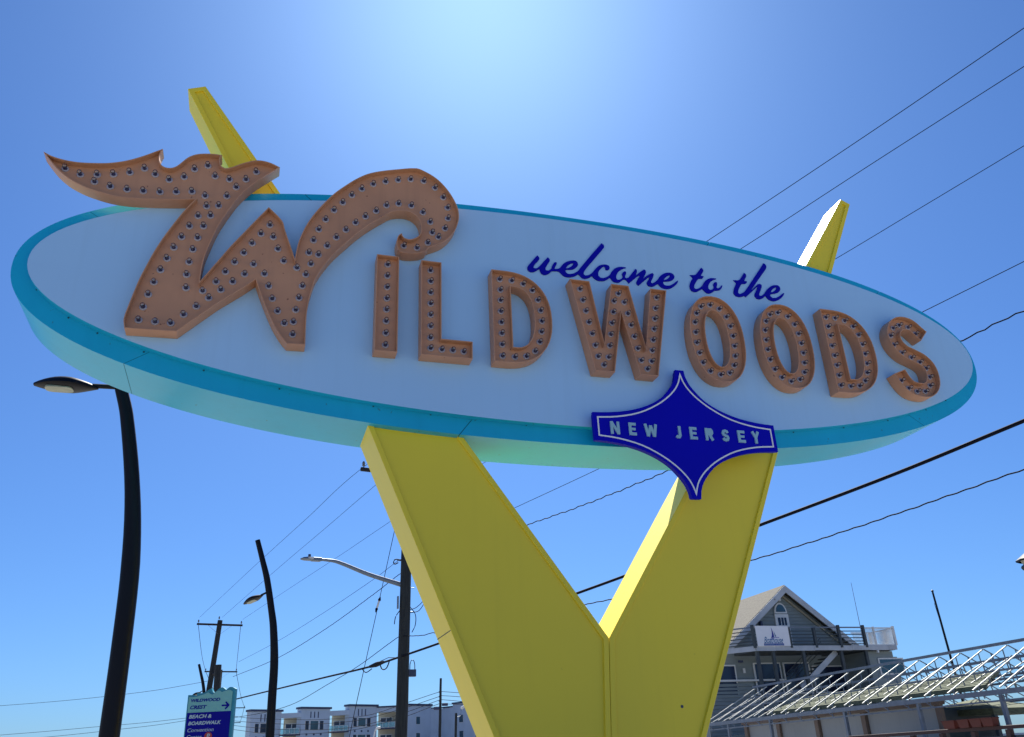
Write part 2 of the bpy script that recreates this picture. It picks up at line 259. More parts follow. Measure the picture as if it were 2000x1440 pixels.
SIGN = {
 'W_out': [[-2.721,8.174],[-2.634,8.132],[-2.524,8.105],[-2.415,8.094],[-2.308,8.096],[-2.149,8.118],[-2.03,8.142],[-1.899,8.188],[-1.769,8.254],[-1.64,8.339],[-1.55,8.406],[-1.48,8.456],[-1.498,8.391],[-1.504,8.323],[-1.494,8.268],[-1.466,8.216],[-1.423,8.192],[-1.38,8.19],[-1.339,8.202],[-1.293,8.239],[-1.238,8.316],[-1.188,8.383],[-1.121,8.435],[-1.051,8.464],[-0.95,8.485],[-0.877,8.491],[-0.81,8.49],[-0.826,8.452],[-0.827,8.403],[-0.816,8.356],[-0.793,8.318],[-0.754,8.3],[-0.711,8.314],[-0.655,8.348],[-0.571,8.406],[-0.485,8.454],[-0.412,8.485],[-0.321,8.493],[-0.228,8.476],[-0.122,8.431],[-0.245,8.306],[-0.385,8.161],[-0.505,8.0],[-0.581,7.874],[-0.642,7.739],[-0.7,7.601],[-0.751,7.461],[-0.787,7.33],[-0.817,7.21],[-0.845,7.084],[-0.863,6.96],[-0.87,6.839],[-0.872,6.746],[-0.87,6.69],[-0.709,6.982],[-0.59,7.2],[-0.466,7.402],[-0.338,7.611],[-0.207,7.818],[-0.038,7.646],[0.0,7.532],[0.037,7.428],[0.092,7.281],[0.146,7.128],[0.151,7.218],[0.168,7.356],[0.198,7.479],[0.242,7.616],[0.309,7.767],[0.393,7.914],[0.479,8.044],[0.568,8.166],[0.688,8.296],[0.812,8.417],[0.954,8.524],[1.116,8.598],[1.33,8.667],[1.59,8.733],[1.701,8.701],[1.82,8.64],[1.923,8.554],[2.024,8.427],[2.1,8.287],[2.141,8.162],[2.149,8.043],[2.129,7.93],[2.094,7.836],[2.043,7.75],[2.0,7.695],[1.934,7.63],[1.835,7.568],[1.749,7.523],[1.733,7.488],[1.707,7.462],[1.639,7.429],[1.511,7.403],[1.415,7.408],[1.367,7.443],[1.349,7.512],[1.353,7.597],[1.371,7.652],[1.411,7.688],[1.419,7.655],[1.447,7.621],[1.509,7.611],[1.581,7.643],[1.635,7.697],[1.657,7.759],[1.657,7.827],[1.637,7.912],[1.587,7.982],[1.513,8.023],[1.439,8.031],[1.349,8.016],[1.261,7.978],[1.181,7.911],[1.025,7.776],[0.873,7.619],[0.724,7.438],[0.58,7.248],[0.469,7.056],[0.403,6.906],[0.367,6.761],[0.34,6.602],[0.325,6.414],[0.326,6.246],[0.333,6.009],[0.129,6.003],[0.037,6.116],[-0.042,6.247],[-0.11,6.388],[-0.179,6.547],[-0.231,6.676],[-0.274,6.792],[-0.399,6.667],[-0.528,6.55],[-0.654,6.435],[-0.776,6.309],[-0.896,6.183],[-1.04,6.032],[-1.563,6.018],[-1.585,6.129],[-1.563,6.29],[-1.534,6.454],[-1.496,6.647],[-1.452,6.811],[-1.397,7.005],[-1.327,7.201],[-1.253,7.377],[-1.165,7.57],[-1.096,7.701],[-1.042,7.791],[-1.16,7.769],[-1.353,7.738],[-1.557,7.711],[-1.76,7.691],[-1.923,7.695],[-2.061,7.718],[-2.2,7.755],[-2.314,7.8],[-2.431,7.865],[-2.553,7.968],[-2.661,8.094]],
 'W_bulb': [[-2.484,8.03],[-2.317,7.976],[-2.142,8.004],[-1.972,8.039],[-1.804,8.097],[-1.655,8.183],[-1.53,8.119],[-1.368,8.069],[-1.21,8.139],[-1.106,8.272],[-0.961,8.353],[-0.865,8.212],[-0.696,8.193],[-0.506,8.226],[-0.395,8.36],[-2.156,7.901],[-1.982,7.864],[-1.802,7.853],[-1.626,7.86],[-1.446,7.878],[-1.27,7.908],[-1.098,7.943],[-0.947,7.907],[-0.609,8.093],[-0.703,7.943],[-0.915,7.76],[-0.782,7.79],[-0.993,7.608],[-0.856,7.634],[-1.071,7.453],[-0.918,7.475],[-1.139,7.291],[-0.963,7.306],[-1.204,7.139],[-0.998,7.141],[-1.258,6.982],[-1.02,6.967],[-1.308,6.822],[-1.027,6.799],[-1.356,6.658],[-1.013,6.625],[-1.394,6.494],[-1.424,6.331],[-1.447,6.165],[-1.28,6.163],[-1.119,6.164],[-0.998,6.284],[-0.88,6.404],[-0.761,6.525],[-0.834,6.611],[-0.642,6.647],[-0.704,6.747],[-0.525,6.769],[-0.617,6.891],[-0.405,6.888],[-0.529,7.035],[-0.317,7.033],[-0.44,7.175],[-0.356,7.321],[-0.269,7.467],[-0.176,7.607],[-0.124,7.443],[-0.06,7.282],[0.018,7.127],[-0.185,6.919],[-0.125,6.762],[-0.071,6.601],[-0.002,6.444],[0.084,6.295],[0.186,6.16],[0.184,6.323],[0.201,6.485],[0.228,6.646],[0.255,6.811],[0.284,6.973],[0.334,7.128],[0.175,7.053],[0.301,7.281],[0.415,7.268],[0.345,7.466],[0.511,7.41],[0.397,7.632],[0.615,7.549],[0.473,7.792],[0.726,7.679],[0.567,7.945],[0.84,7.802],[0.67,8.079],[0.778,8.211],[0.899,8.328],[1.041,8.43],[1.198,8.498],[1.359,8.551],[1.525,8.593],[1.696,8.595],[1.847,8.511],[1.959,8.376],[2.014,8.218],[2.018,8.051],[1.978,7.891],[1.89,7.744],[1.754,7.638],[1.616,7.54],[1.446,7.547],[0.96,7.912],[1.09,8.017],[1.218,8.126],[1.373,8.178],[1.537,8.173],[1.688,8.094],[1.785,7.96],[1.81,7.801]],
 'w_out': [[3.62,7.306],[3.894,7.313],[4.022,6.424],[4.202,7.308],[4.451,7.316],[4.599,6.415],[4.772,7.302],[5.004,7.311],[4.728,6.025],[4.477,6.009],[4.302,6.894],[4.128,6.024],[3.867,6.005]],
 'I_bulb': [[1.251,7.245],[1.252,7.083],[1.252,6.924],[1.252,6.766],[1.251,6.612],[1.25,6.453],[1.249,6.292],[1.248,6.134]],
 'L_bulb': [[1.79,7.233],[1.79,7.075],[1.79,6.915],[1.79,6.759],[1.79,6.604],[1.79,6.447],[1.788,6.288],[1.79,6.147],[1.927,6.144],[2.062,6.147],[2.196,6.143]],
 'D_bulb': [[2.685,7.222],[2.688,7.065],[2.686,6.915],[2.683,6.756],[2.686,6.598],[2.685,6.443],[2.683,6.288],[2.682,6.132],[2.844,7.223],[2.997,7.192],[3.119,7.112],[3.186,6.978],[3.214,6.827],[3.22,6.674],[3.208,6.521],[3.175,6.375],[3.109,6.239],[2.988,6.157],[2.84,6.133]],
 'O1_bulb': [[5.682,7.203],[5.817,7.158],[5.91,7.043],[5.947,6.9],[5.963,6.753],[5.958,6.599],[5.944,6.447],[5.904,6.304],[5.814,6.187],[5.675,6.148],[5.532,6.187],[5.442,6.302],[5.411,6.444],[5.392,6.595],[5.398,6.75],[5.411,6.905],[5.455,7.046],[5.537,7.161]],
 'O2_bulb': [[6.748,7.206],[6.9,7.162],[6.988,7.045],[7.022,6.902],[7.035,6.751],[7.033,6.601],[7.016,6.448],[6.984,6.301],[6.891,6.187],[6.746,6.145],[6.61,6.192],[6.524,6.305],[6.482,6.449],[6.472,6.6],[6.474,6.748],[6.487,6.899],[6.528,7.046],[6.611,7.16]],
 'D2_bulb': [[7.542,7.225],[7.697,7.228],[7.851,7.204],[7.977,7.121],[8.04,6.993],[8.064,6.842],[8.073,6.69],[8.062,6.539],[8.03,6.392],[7.962,6.262],[7.846,6.173],[7.697,6.155],[7.539,6.155],[7.545,6.307],[7.546,6.461],[7.543,6.614],[7.541,6.766],[7.549,6.926],[7.547,7.074]],
 'S_bulb': [[9.062,7.121],[8.953,7.216],[8.804,7.236],[8.679,7.175],[8.603,7.04],[8.623,6.895],[8.725,6.775],[8.868,6.712],[9.0,6.651],[9.084,6.556],[9.105,6.421],[9.068,6.282],[8.955,6.182],[8.813,6.17],[8.677,6.209],[8.585,6.32]],
 'W2': [[3.78,7.216],[3.806,7.053],[3.837,6.895],[3.866,6.732],[3.896,6.569],[3.924,6.405],[3.949,6.249],[4.018,6.136],[4.092,6.252],[4.126,6.42],[4.154,6.587],[4.186,6.755],[4.223,6.924],[4.25,7.09],[4.321,7.212],[4.395,7.09],[4.431,6.924],[4.458,6.754],[4.487,6.589],[4.515,6.42],[4.544,6.25],[4.619,6.135],[4.689,6.251],[4.719,6.409],[4.751,6.566],[4.784,6.731],[4.813,6.888],[4.842,7.051],[4.879,7.222]],
 'welcome': [[[3.253,7.73],[3.273,7.707],[3.279,7.679],[3.258,7.641],[3.213,7.586],[3.193,7.548],[3.189,7.524],[3.209,7.522],[3.238,7.53],[3.268,7.558],[3.334,7.639],[3.4,7.721],[3.42,7.699],[3.426,7.672],[3.409,7.637],[3.377,7.585],[3.356,7.542],[3.358,7.515],[3.387,7.511],[3.416,7.527],[3.44,7.554],[3.453,7.591],[3.477,7.635],[3.497,7.658],[3.517,7.659],[3.521,7.641],[3.508,7.603],[3.491,7.573],[3.484,7.556],[3.504,7.551],[3.534,7.559],[3.564,7.579],[3.596,7.623],[3.635,7.665],[3.681,7.695],[3.734,7.715],[3.786,7.721],[3.814,7.706],[3.825,7.679],[3.821,7.646],[3.792,7.61],[3.753,7.58],[3.701,7.565],[3.646,7.559],[3.637,7.541],[3.646,7.514],[3.674,7.498],[3.718,7.504],[3.771,7.527],[3.818,7.565],[3.851,7.61],[4.025,7.838],[4.204,8.063],[4.232,8.042],[4.237,8.009],[4.218,7.973],[4.116,7.842],[4.023,7.723],[3.939,7.614],[3.901,7.552],[3.898,7.52],[3.919,7.506],[3.961,7.516],[4.0,7.541],[4.041,7.587],[4.083,7.641],[4.132,7.689],[4.186,7.713],[4.239,7.72],[4.276,7.709],[4.288,7.682],[4.278,7.652],[4.25,7.631],[4.224,7.636],[4.222,7.66],[4.222,7.683],[4.198,7.682],[4.162,7.652],[4.124,7.606],[4.109,7.564],[4.109,7.524],[4.137,7.499],[4.181,7.501],[4.228,7.523],[4.277,7.562],[4.303,7.606],[4.347,7.661],[4.395,7.696],[4.458,7.715],[4.526,7.715],[4.527,7.704],[4.494,7.693],[4.453,7.667],[4.411,7.629],[4.379,7.576],[4.368,7.534],[4.376,7.506],[4.398,7.501],[4.429,7.513],[4.454,7.533],[4.469,7.563],[4.461,7.595],[4.479,7.63],[4.504,7.651],[4.525,7.644],[4.523,7.611],[4.508,7.581],[4.501,7.551],[4.516,7.543],[4.547,7.553],[4.582,7.594],[4.673,7.712],[4.692,7.695],[4.69,7.67],[4.663,7.601],[4.727,7.661],[4.803,7.721],[4.826,7.705],[4.824,7.668],[4.798,7.615],[4.774,7.569],[4.847,7.634],[4.926,7.68],[4.942,7.659],[4.929,7.616],[4.89,7.545],[4.883,7.52],[4.901,7.51],[4.938,7.531],[4.986,7.574],[5.033,7.638],[5.085,7.682],[5.144,7.711],[5.208,7.719],[5.245,7.703],[5.26,7.668],[5.242,7.624],[5.198,7.589],[5.141,7.571],[5.078,7.561],[5.068,7.536],[5.082,7.509],[5.116,7.501],[5.172,7.512],[5.223,7.543],[5.268,7.582],[5.303,7.607],[5.305,7.595],[5.279,7.55],[5.225,7.498],[5.157,7.457],[5.101,7.446],[5.048,7.455],[5.013,7.479],[4.99,7.513],[4.952,7.488],[4.91,7.462],[4.871,7.453],[4.834,7.465],[4.818,7.491],[4.825,7.52],[4.869,7.592],[4.87,7.605],[4.832,7.579],[4.691,7.446],[4.666,7.467],[4.662,7.491],[4.677,7.526],[4.724,7.605],[4.721,7.615],[4.68,7.583],[4.544,7.46],[4.532,7.486],[4.512,7.512],[4.483,7.516],[4.45,7.496],[4.409,7.462],[4.371,7.452],[4.326,7.46],[4.296,7.488],[4.28,7.522],[4.232,7.483],[4.185,7.457],[4.124,7.445],[4.073,7.455],[4.039,7.482],[4.016,7.511],[3.972,7.477],[3.911,7.451],[3.868,7.46],[3.841,7.488],[3.817,7.513],[3.775,7.479],[3.714,7.454],[3.656,7.444],[3.606,7.457],[3.572,7.488],[3.545,7.516],[3.495,7.517],[3.444,7.507],[3.406,7.47],[3.368,7.445],[3.332,7.436],[3.297,7.447],[3.278,7.484],[3.273,7.515],[3.258,7.513],[3.221,7.481],[3.184,7.46],[3.142,7.454],[3.111,7.478],[3.102,7.512],[3.111,7.541],[3.141,7.584],[3.195,7.656]],[[3.644,7.578],[3.668,7.617],[3.708,7.655],[3.746,7.676],[3.76,7.674],[3.751,7.649],[3.719,7.616],[3.681,7.591]],[[5.085,7.587],[5.109,7.623],[5.153,7.662],[5.191,7.684],[5.191,7.667],[5.165,7.631],[5.122,7.6]]],
 'to': [[[5.704,7.872],[5.729,7.848],[5.731,7.819],[5.706,7.778],[5.679,7.734],[5.723,7.732],[5.711,7.707],[5.688,7.687],[5.638,7.679],[5.6,7.638],[5.554,7.565],[5.543,7.522],[5.56,7.504],[5.598,7.513],[5.641,7.539],[5.679,7.577],[5.721,7.641],[5.777,7.69],[5.837,7.717],[5.919,7.72],[5.916,7.708],[5.865,7.689],[5.809,7.64],[5.771,7.576],[5.769,7.534],[5.794,7.517],[5.833,7.534],[5.858,7.567],[5.857,7.613],[5.874,7.644],[5.902,7.664],[5.922,7.65],[5.914,7.611],[5.899,7.568],[5.917,7.56],[5.952,7.574],[5.987,7.617],[5.999,7.614],[5.985,7.579],[5.946,7.536],[5.903,7.522],[5.862,7.513],[5.807,7.473],[5.756,7.454],[5.718,7.466],[5.69,7.496],[5.67,7.518],[5.626,7.492],[5.574,7.46],[5.525,7.454],[5.489,7.474],[5.475,7.514],[5.482,7.564],[5.511,7.626],[5.547,7.681],[5.505,7.721],[5.591,7.739],[5.629,7.776],[5.667,7.825]]],
 'the': [[[6.395,7.878],[6.42,7.856],[6.418,7.821],[6.393,7.78],[6.374,7.743],[6.415,7.738],[6.401,7.708],[6.374,7.692],[6.322,7.681],[6.285,7.634],[6.243,7.561],[6.237,7.522],[6.259,7.511],[6.304,7.531],[6.351,7.566],[6.404,7.632],[6.58,7.86],[6.755,8.093],[6.787,8.062],[6.789,8.027],[6.763,7.98],[6.619,7.801],[6.467,7.61],[6.479,7.61],[6.535,7.666],[6.585,7.71],[6.621,7.724],[6.648,7.71],[6.643,7.671],[6.606,7.598],[6.579,7.544],[6.583,7.519],[6.617,7.528],[6.667,7.568],[6.722,7.638],[6.793,7.699],[6.859,7.731],[6.919,7.736],[6.949,7.714],[6.951,7.676],[6.923,7.63],[6.866,7.597],[6.803,7.579],[6.759,7.568],[6.761,7.533],[6.79,7.511],[6.842,7.517],[6.907,7.551],[6.968,7.601],[6.998,7.62],[6.999,7.605],[6.968,7.558],[6.906,7.504],[6.831,7.466],[6.779,7.458],[6.724,7.474],[6.696,7.504],[6.681,7.531],[6.626,7.487],[6.563,7.462],[6.523,7.47],[6.5,7.501],[6.508,7.544],[6.539,7.598],[6.572,7.66],[6.559,7.66],[6.459,7.567],[6.35,7.47],[6.329,7.488],[6.293,7.471],[6.234,7.459],[6.187,7.47],[6.165,7.509],[6.174,7.561],[6.201,7.623],[6.236,7.682],[6.194,7.728],[6.288,7.744],[6.334,7.793],[6.364,7.836]],[[6.779,7.607],[6.808,7.645],[6.848,7.68],[6.891,7.703],[6.886,7.676],[6.848,7.637],[6.81,7.611]]]}
BG = {
 'A': [[-3.45,64.903,11.948],[0.031,46.778,11.78],[1.974,36.659,11.623],[3.4,29.236,11.502],[5.639,23.321,11.754],[9.176,14.001,12.128],[10.628,10.176,12.312],[11.658,7.462,12.482],[13.783,1.862,12.835]],
 'B': [[-1.947,65.066,11.98],[1.161,49.503,12.109],[3.103,39.785,12.12],[4.469,32.946,12.143],[5.183,29.37,12.08],[7.397,23.624,12.357],[10.694,14.937,12.744],[11.936,11.662,12.946],[13.084,8.639,13.103],[15.21,3.036,13.395]],
 'C': [[-0.547,65.737,11.949],[1.951,53.693,11.777],[4.178,42.961,11.6],[5.643,35.896,11.527],[6.913,29.776,11.389],[10.038,21.599,11.894],[12.797,14.329,12.337],[13.6,12.214,12.503],[14.402,10.1,12.669],[16.525,4.506,13.109]],
 'H': [[-0.485,56.723,8.012],[1.495,46.81,7.926],[3.18,38.376,8.041],[4.409,32.222,8.223],[4.883,29.849,8.36],[5.058,28.972,8.275],[7.301,23.319,8.538],[8.546,20.039,8.669],[10.557,14.742,8.929],[11.868,11.286,9.142],[12.536,9.526,9.26],[14.661,3.927,9.636]],
 'I': [[-0.763,59.139,7.397],[1.577,47.424,7.168],[3.266,38.965,7.397],[4.501,32.783,7.778],[5.009,30.239,7.975],[5.166,29.456,7.939],[7.641,22.98,7.965],[8.287,21.278,7.939],[8.87,19.743,7.956],[9.523,18.022,8.003],[10.623,15.122,8.06],[12.21,10.942,8.387],[12.61,9.886,8.486],[14.731,4.298,9.008]],
 'F': [[-1.087,59.481,5.951],[0.622,50.926,5.681],[3.261,37.715,5.243],[4.274,32.642,5.067],[4.85,29.759,5.045],[6.04,26.504,5.225],[8.138,20.975,5.602],[8.722,19.437,5.708],[10.243,15.428,6.018],[11.366,12.469,6.253],[12.215,10.234,6.499],[14.332,4.653,7.113]],
 'G': [[-0.455,56.575,4.848],[1.171,48.435,4.608],[2.264,42.964,4.611],[3.287,37.84,4.955],[4.061,33.966,5.249],[4.877,29.882,5.726],[4.953,29.5,5.706],[5.272,28.667,5.606],[5.476,28.13,5.554],[5.641,27.695,5.564],[5.78,27.327,5.464],[6.061,26.587,5.435],[8.279,20.744,5.276],[8.598,19.904,5.257],[10.136,15.849,5.347],[11.148,13.184,5.497],[12.173,10.482,5.721],[14.296,4.889,6.182]],
 'guy': [[5.11,29.562,11.388],[4.732,29.624,9.739],[4.145,29.712,6.717],[3.551,29.789,3.706],[3.065,29.843,1.109]],
 'guy_ins': [[4.191,29.706,6.94],[4.104,29.718,6.632]],
 'left1': [[-19.63,76.693,7.141],[-17.279,75.252,7.174],[-13.45,72.906,7.196],[-9.689,70.601,7.29],[-6.171,68.444,7.459],[-3.909,67.058,7.673],[-2.436,66.155,7.837]],
 'left2': [[-19.142,76.394,5.11],[-16.83,74.978,5.154],[-13.069,72.672,5.214],[-9.715,70.617,5.306],[-6.588,68.7,5.371],[-3.789,66.984,5.498],[-2.398,66.132,5.576]],
 'left3': [[-19.041,76.333,4.69],[-13.403,72.877,4.827],[-10.809,71.287,4.917],[-8.273,69.733,5.039],[-5.858,68.253,5.162],[-3.769,66.972,5.333],[-2.387,66.125,5.478]],
 'mid0': [[-1.19,129.195,9.214],[1.13,125.184,8.669],[7.095,114.873,7.752],[9.774,110.243,7.481],[13.705,103.446,7.426],[17.14,97.508,8.271],[19.632,93.201,8.911],[19.898,92.903,8.932],[23.884,92.473,8.517],[26.219,92.221,8.198]],
 'mid1': [[-1.134,129.099,8.63],[1.173,125.111,8.164],[7.125,114.822,7.226],[12.771,105.061,7.004],[17.144,97.501,7.806],[19.63,93.204,8.458],[19.895,92.904,8.529],[23.496,92.515,8.175],[26.206,92.223,7.843]],
 'mid2': [[-1.079,129.003,8.049],[1.226,125.019,7.538],[7.161,114.759,6.587],[12.79,105.028,6.355],[17.148,97.494,7.342],[19.629,93.206,8.107],[19.946,92.898,8.127],[22.947,92.574,7.788],[26.191,92.224,7.44]],
 'mid3': [[-1.03,128.919,7.536],[3.751,120.654,6.477],[8.799,111.928,6.044],[12.798,105.015,6.085],[17.152,97.488,6.931],[19.628,93.208,7.757],[20.05,92.887,7.724],[24.398,92.418,7.444],[26.457,92.196,7.231]],
 'near': [5.146,29.555,11.486],
 'far': [-2.127,65.966,11.552],
 'mid': [19.798,92.914,10.254],
 'ld': [0.196,-0.981],
 'perp': [-0.981,-0.196],
 'p2': [-2.459,95.056,11.4],
 'p3': [-1.309,146.444,11.4],
 'p4': [-1.891,186.626,11.4],
 'lamp_arm': [[4.909,29.596,7.45],[3.708,29.014,7.662],[2.606,28.381,7.914],[2.192,28.014,7.891],[1.342,27.567,7.821]],
 'nearbase': [4.978,29.584,2.579],
 'neartop': [5.155,29.554,12.384],
 'lamp1': [[-2.616,11.711,8.083,0.116],[-2.349,11.768,7.475,0.138],[-2.136,11.808,6.949,0.155],[-2.001,11.832,6.576,0.165],[-1.878,11.852,6.193,0.175],[-1.66,11.885,5.129,0.197],[-1.551,11.899,4.177,0.231],[-1.515,11.904,3.099,0.235],[-1.502,11.906,2.105,0.24]],
 'lamp2': [[-0.0,28.0,8.479,0.157],[0.211,27.999,7.827,0.174],[0.385,27.997,7.265,0.196],[0.594,27.994,6.319,0.207],[0.697,27.991,5.779,0.223],[0.8,27.989,4.739,0.246],[0.814,27.988,3.725,0.252],[0.831,27.988,2.677,0.26]],
 'head1': [[-2.28,11.781,6.531],[-3.083,11.798,6.531],[-2.009,11.831,6.599]],
 'head2': [[0.314,27.998,6.74],[-0.262,27.999,6.5],[0.43,27.997,6.836],[-0.275,29.37,6.74]],
 'apt': [["tower",[1.477,165.993],[6.782,168.759],12.412],["recess",[6.782,168.759],[10.174,167.56],11.782],["tower",[10.174,167.56],[15.483,170.327],12.74],["recess",[15.483,170.327],[18.902,169.118],12.097],["tower",[18.902,169.118],[24.324,171.944],13.09],["recess",[24.324,171.944],[28.857,170.342],12.51],["tower",[28.857,170.342],[35.025,173.557],13.062],["recess0",[35.025,173.557],[37.016,174.0],12.442],["wing",[37.016,174.0],[45.458,159.097],12.924]],
 'smallpole': [19.763,85.752,6.398]}

# ------------------------------------------------------------------ ground
g = MB().box((0, 0, -0.25), (9000, 9000, 0.5)).build('ground', 'asphalt'); tag(g, None, None, kind='structure')
pv = MB().box((4, 8.5, 0.06), (34, 21, 0.12)).build('sidewalk', 'concrete', bevel=0.01); tag(pv, None, None, kind='structure')
kb = MB().box((4, 19.1, 0.068), (34, 0.16, 0.136)).box((4, -2.1, 0.068), (34, 0.16, 0.136)).build('kerb', 'concrete', bevel=0.01); tag(kb, None, None, kind='structure')
rd = MB().box((3, 29, 0.002), (140, 9, 0.004)).build('road', 'asphalt'); tag(rd, None, None, kind='structure')
lot = MB().box((20, 80, 0.003), (110, 90, 0.002)).build('pavement', 'concrete'); tag(lot, None, None, kind='structure')

# ------------------------------------------------------------------ the big oval sign
sign = thing('welcome_sign', 'huge blue-tinted white oval sign on a yellow V with orange bulb letters and navy star', 'sign', (3.72, 9.5, 0.12))
def chan(mb, loops, y_front, y_back, lip, recess, ydep=None):       # open-fronted channel: outer wall, lip, inner wall, recessed back
    yb = ydep or (lambda z: y_back)
    ins = []
    for li, l in enumerate(loops):
        ins.append(inset(l, lip if li == 0 else -lip))
    for l, q in zip(loops, ins):
        m = len(l); b = len(mb.v)
        mb.v += [(p[0], yb(p[1]), p[1]) for p in l]+[(p[0], y_front, p[1]) for p in l]+[(p[0], y_front, p[1]) for p in q]+[(p[0], y_front+recess, p[1]) for p in q]
        for r_ in range(3):
            for i in range(m):
                j = (i+1) % m; mb.f.append((b+r_*m+i, b+r_*m+j, b+(r_+1)*m+j, b+(r_+1)*m+i)); mb.mi.append(0)
    T = tessellate_polygon([[Vector((p[0], p[1], 0)) for p in q] for q in ins]); flat = [p for q in ins for p in q]; b = len(mb.v)
    mb.v += [(p[0], y_front+recess, p[1]) for p in flat]; fs = [tuple(b+i for i in t) for t in T]; mb.f += fs; mb.mi += [0]*len(fs)
    T = tessellate_polygon([[Vector((p[0], p[1], 0)) for p in q] for q in loops]); flat = [p for q in loops for p in q]; b = len(mb.v)
    mb.v += [(p[0], yb(p[1]), p[1]) for p in flat]; fs = [tuple(b+i for i in t) for t in T]; mb.f += fs; mb.mi += [0]*len(fs)
    return mb
def depth(z): return 9.90 if z < 5.5 else 9.90-0.28*min(1, (z-5.5)/4.3)
left_arm = [(3.26, 0.12), (2.52, 1.87), (1.12, 5.22), (-0.75, 8.61), (-1.37, 9.78), (-1.16, 9.87), (-0.1, 8.33), (2.25, 5.16), (3.895, 2.86), (3.70, 0.12)]
right_arm = [(4.13, 0.12), (4.96, 1.80), (6.57, 5.26), (8.10, 8.23), (8.78, 9.63), (8.62, 9.70), (7.64, 8.28), (5.11, 4.63), (3.901, 2.86), (3.706, 0.12)]
def dense(P, cuts=(5.5,)):
    out = []
    for i, a in enumerate(P):
        b = P[(i+1) % len(P)]; out.append(a)
        for c in cuts:
            if (a[1]-c)*(b[1]-c) < 0: t = (c-a[1])/(b[1]-a[1]); out.append((a[0]+t*(b[0]-a[0]), c))
    return out
for arm in (left_arm, right_arm):
    o = chan(MB(), [dense(arm)], 9.20, 9.90, 0.062, 0.028, depth).build('support_arm', 'yellow_paint', sign, bevel=0.004)
MB().lathe([(.018, 0), (.014, .006), (.0001, .006)], (4.72, 9.2278, 2.12), (0, -1, 0), 10).build('bolt', 'trim_dark', sign)
# thin sheet-metal joints on the arms' flanks
def flank_joint(arm, i, t):
    a, b = arm[i], arm[i+1]; x = a[0]+(b[0]-a[0])*t; z = a[1]+(b[1]-a[1])*t
    d = Vector((b[0]-a[0], 0, b[1]-a[1])).normalized(); n_ = Vector((d.z, 0, -d.x))
    MB().box((x, 9.55, z), (0.008, 0.69, 0.006), (d, Vector((0, 1, 0)), n_)).build('seam', 'liner', sign)
flank_joint(left_arm, 1, 0.32); flank_joint(right_arm, 6, 0.80)
EX, EZ = 3.70, 6.817
def ell(a, b, e, cx, cz, a0=0, a1=360, n=160): return arc(cx, cz, a, b, a0, a1, n, e)
# cabinet: rim panels butted end to end with narrow joints, over a dark liner
rim_out = lambda t: (EX+6.55*math.copysign(abs(math.cos(t))**(2/2.183), math.cos(t)), EZ+1.69*math.copysign(abs(math.sin(t))**(2/2.183), math.sin(t)))
rim_in = lambda t: (EX+6.30*math.copysign(abs(math.cos(t))**(2/2.05), math.cos(t)), EZ+1.44*math.copysign(abs(math.sin(t))**(2/2.05), math.sin(t)))
cuts = [4, 26, 70, 124, 176, 226.5, 255, 291, 322]
def t_for_u(u_, top):
    best = min((abs(rim_out(R(k/10))[0]-u_), k/10) for k in range(0 if top else 1800, 1800 if top else 3600)); return best[1]
cuts = sorted([t_for_u(0.20, True), t_for_u(6.0, True), t_for_u(-2.2, True), t_for_u(-1.56, False), t_for_u(2.18, False), t_for_u(5.9, False), t_for_u(9.0, False), 40.0])
for i, c in enumerate(cuts):
    c2 = cuts[(i+1) % len(cuts)]; c2 = c2 if c2 > c else c2+360; n = max(8, int((c2-c)*0.9)); mb = MB()
    gap = 0.0007
    for k in range(n+1):
        t = R(c+(c2-c)*k/n); 
        if k == 0: t += gap
        if k == n: t -= gap
        o_, i_ = rim_out(t), rim_in(t)
        mb.v += [(i_[0], 9.11, i_[1]), (o_[0], 9.11, o_[1]), (o_[0], 9.955, o_[1]), (i_[0], 9.955, i_[1])]
    for k in range(n):
        b = 4*k; mb.f += [(b, b+1, b+5, b+4), (b+1, b+2, b+6, b+5), (b+2, b+3, b+7, b+6)]; mb.mi += [0]*3
    mb.build('rim_panel', 'teal_paint', sign, smooth=True)
MB().plate([[(EX+(p[0]-EX)*0.998, EZ+(p[1]-EZ)*0.992) for p in [rim_out(R(k*2)) for k in range(180)]]], 9.125, 9.945).build('liner', 'liner', sign)
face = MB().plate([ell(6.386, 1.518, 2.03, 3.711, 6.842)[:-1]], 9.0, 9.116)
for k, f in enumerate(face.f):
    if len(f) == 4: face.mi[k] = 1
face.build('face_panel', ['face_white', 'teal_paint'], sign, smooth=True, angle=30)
# fixing screws along the band
sc = MB()
for k in range(0, 360, 9):
    t = R(k+3+random.uniform(-2, 2)); a, b_ = rim_out(t), rim_in(t); x, z = a[0]*.2+b_[0]*.8, a[1]*.2+b_[1]*.8
    sc.lathe([(0.011, 0.004), (0.0001, 0.006)], (x, 9.11, z), (0, -1, 0), 6)
tag(sc.build('screws', 'liner', sign), None, None, kind='stuff')

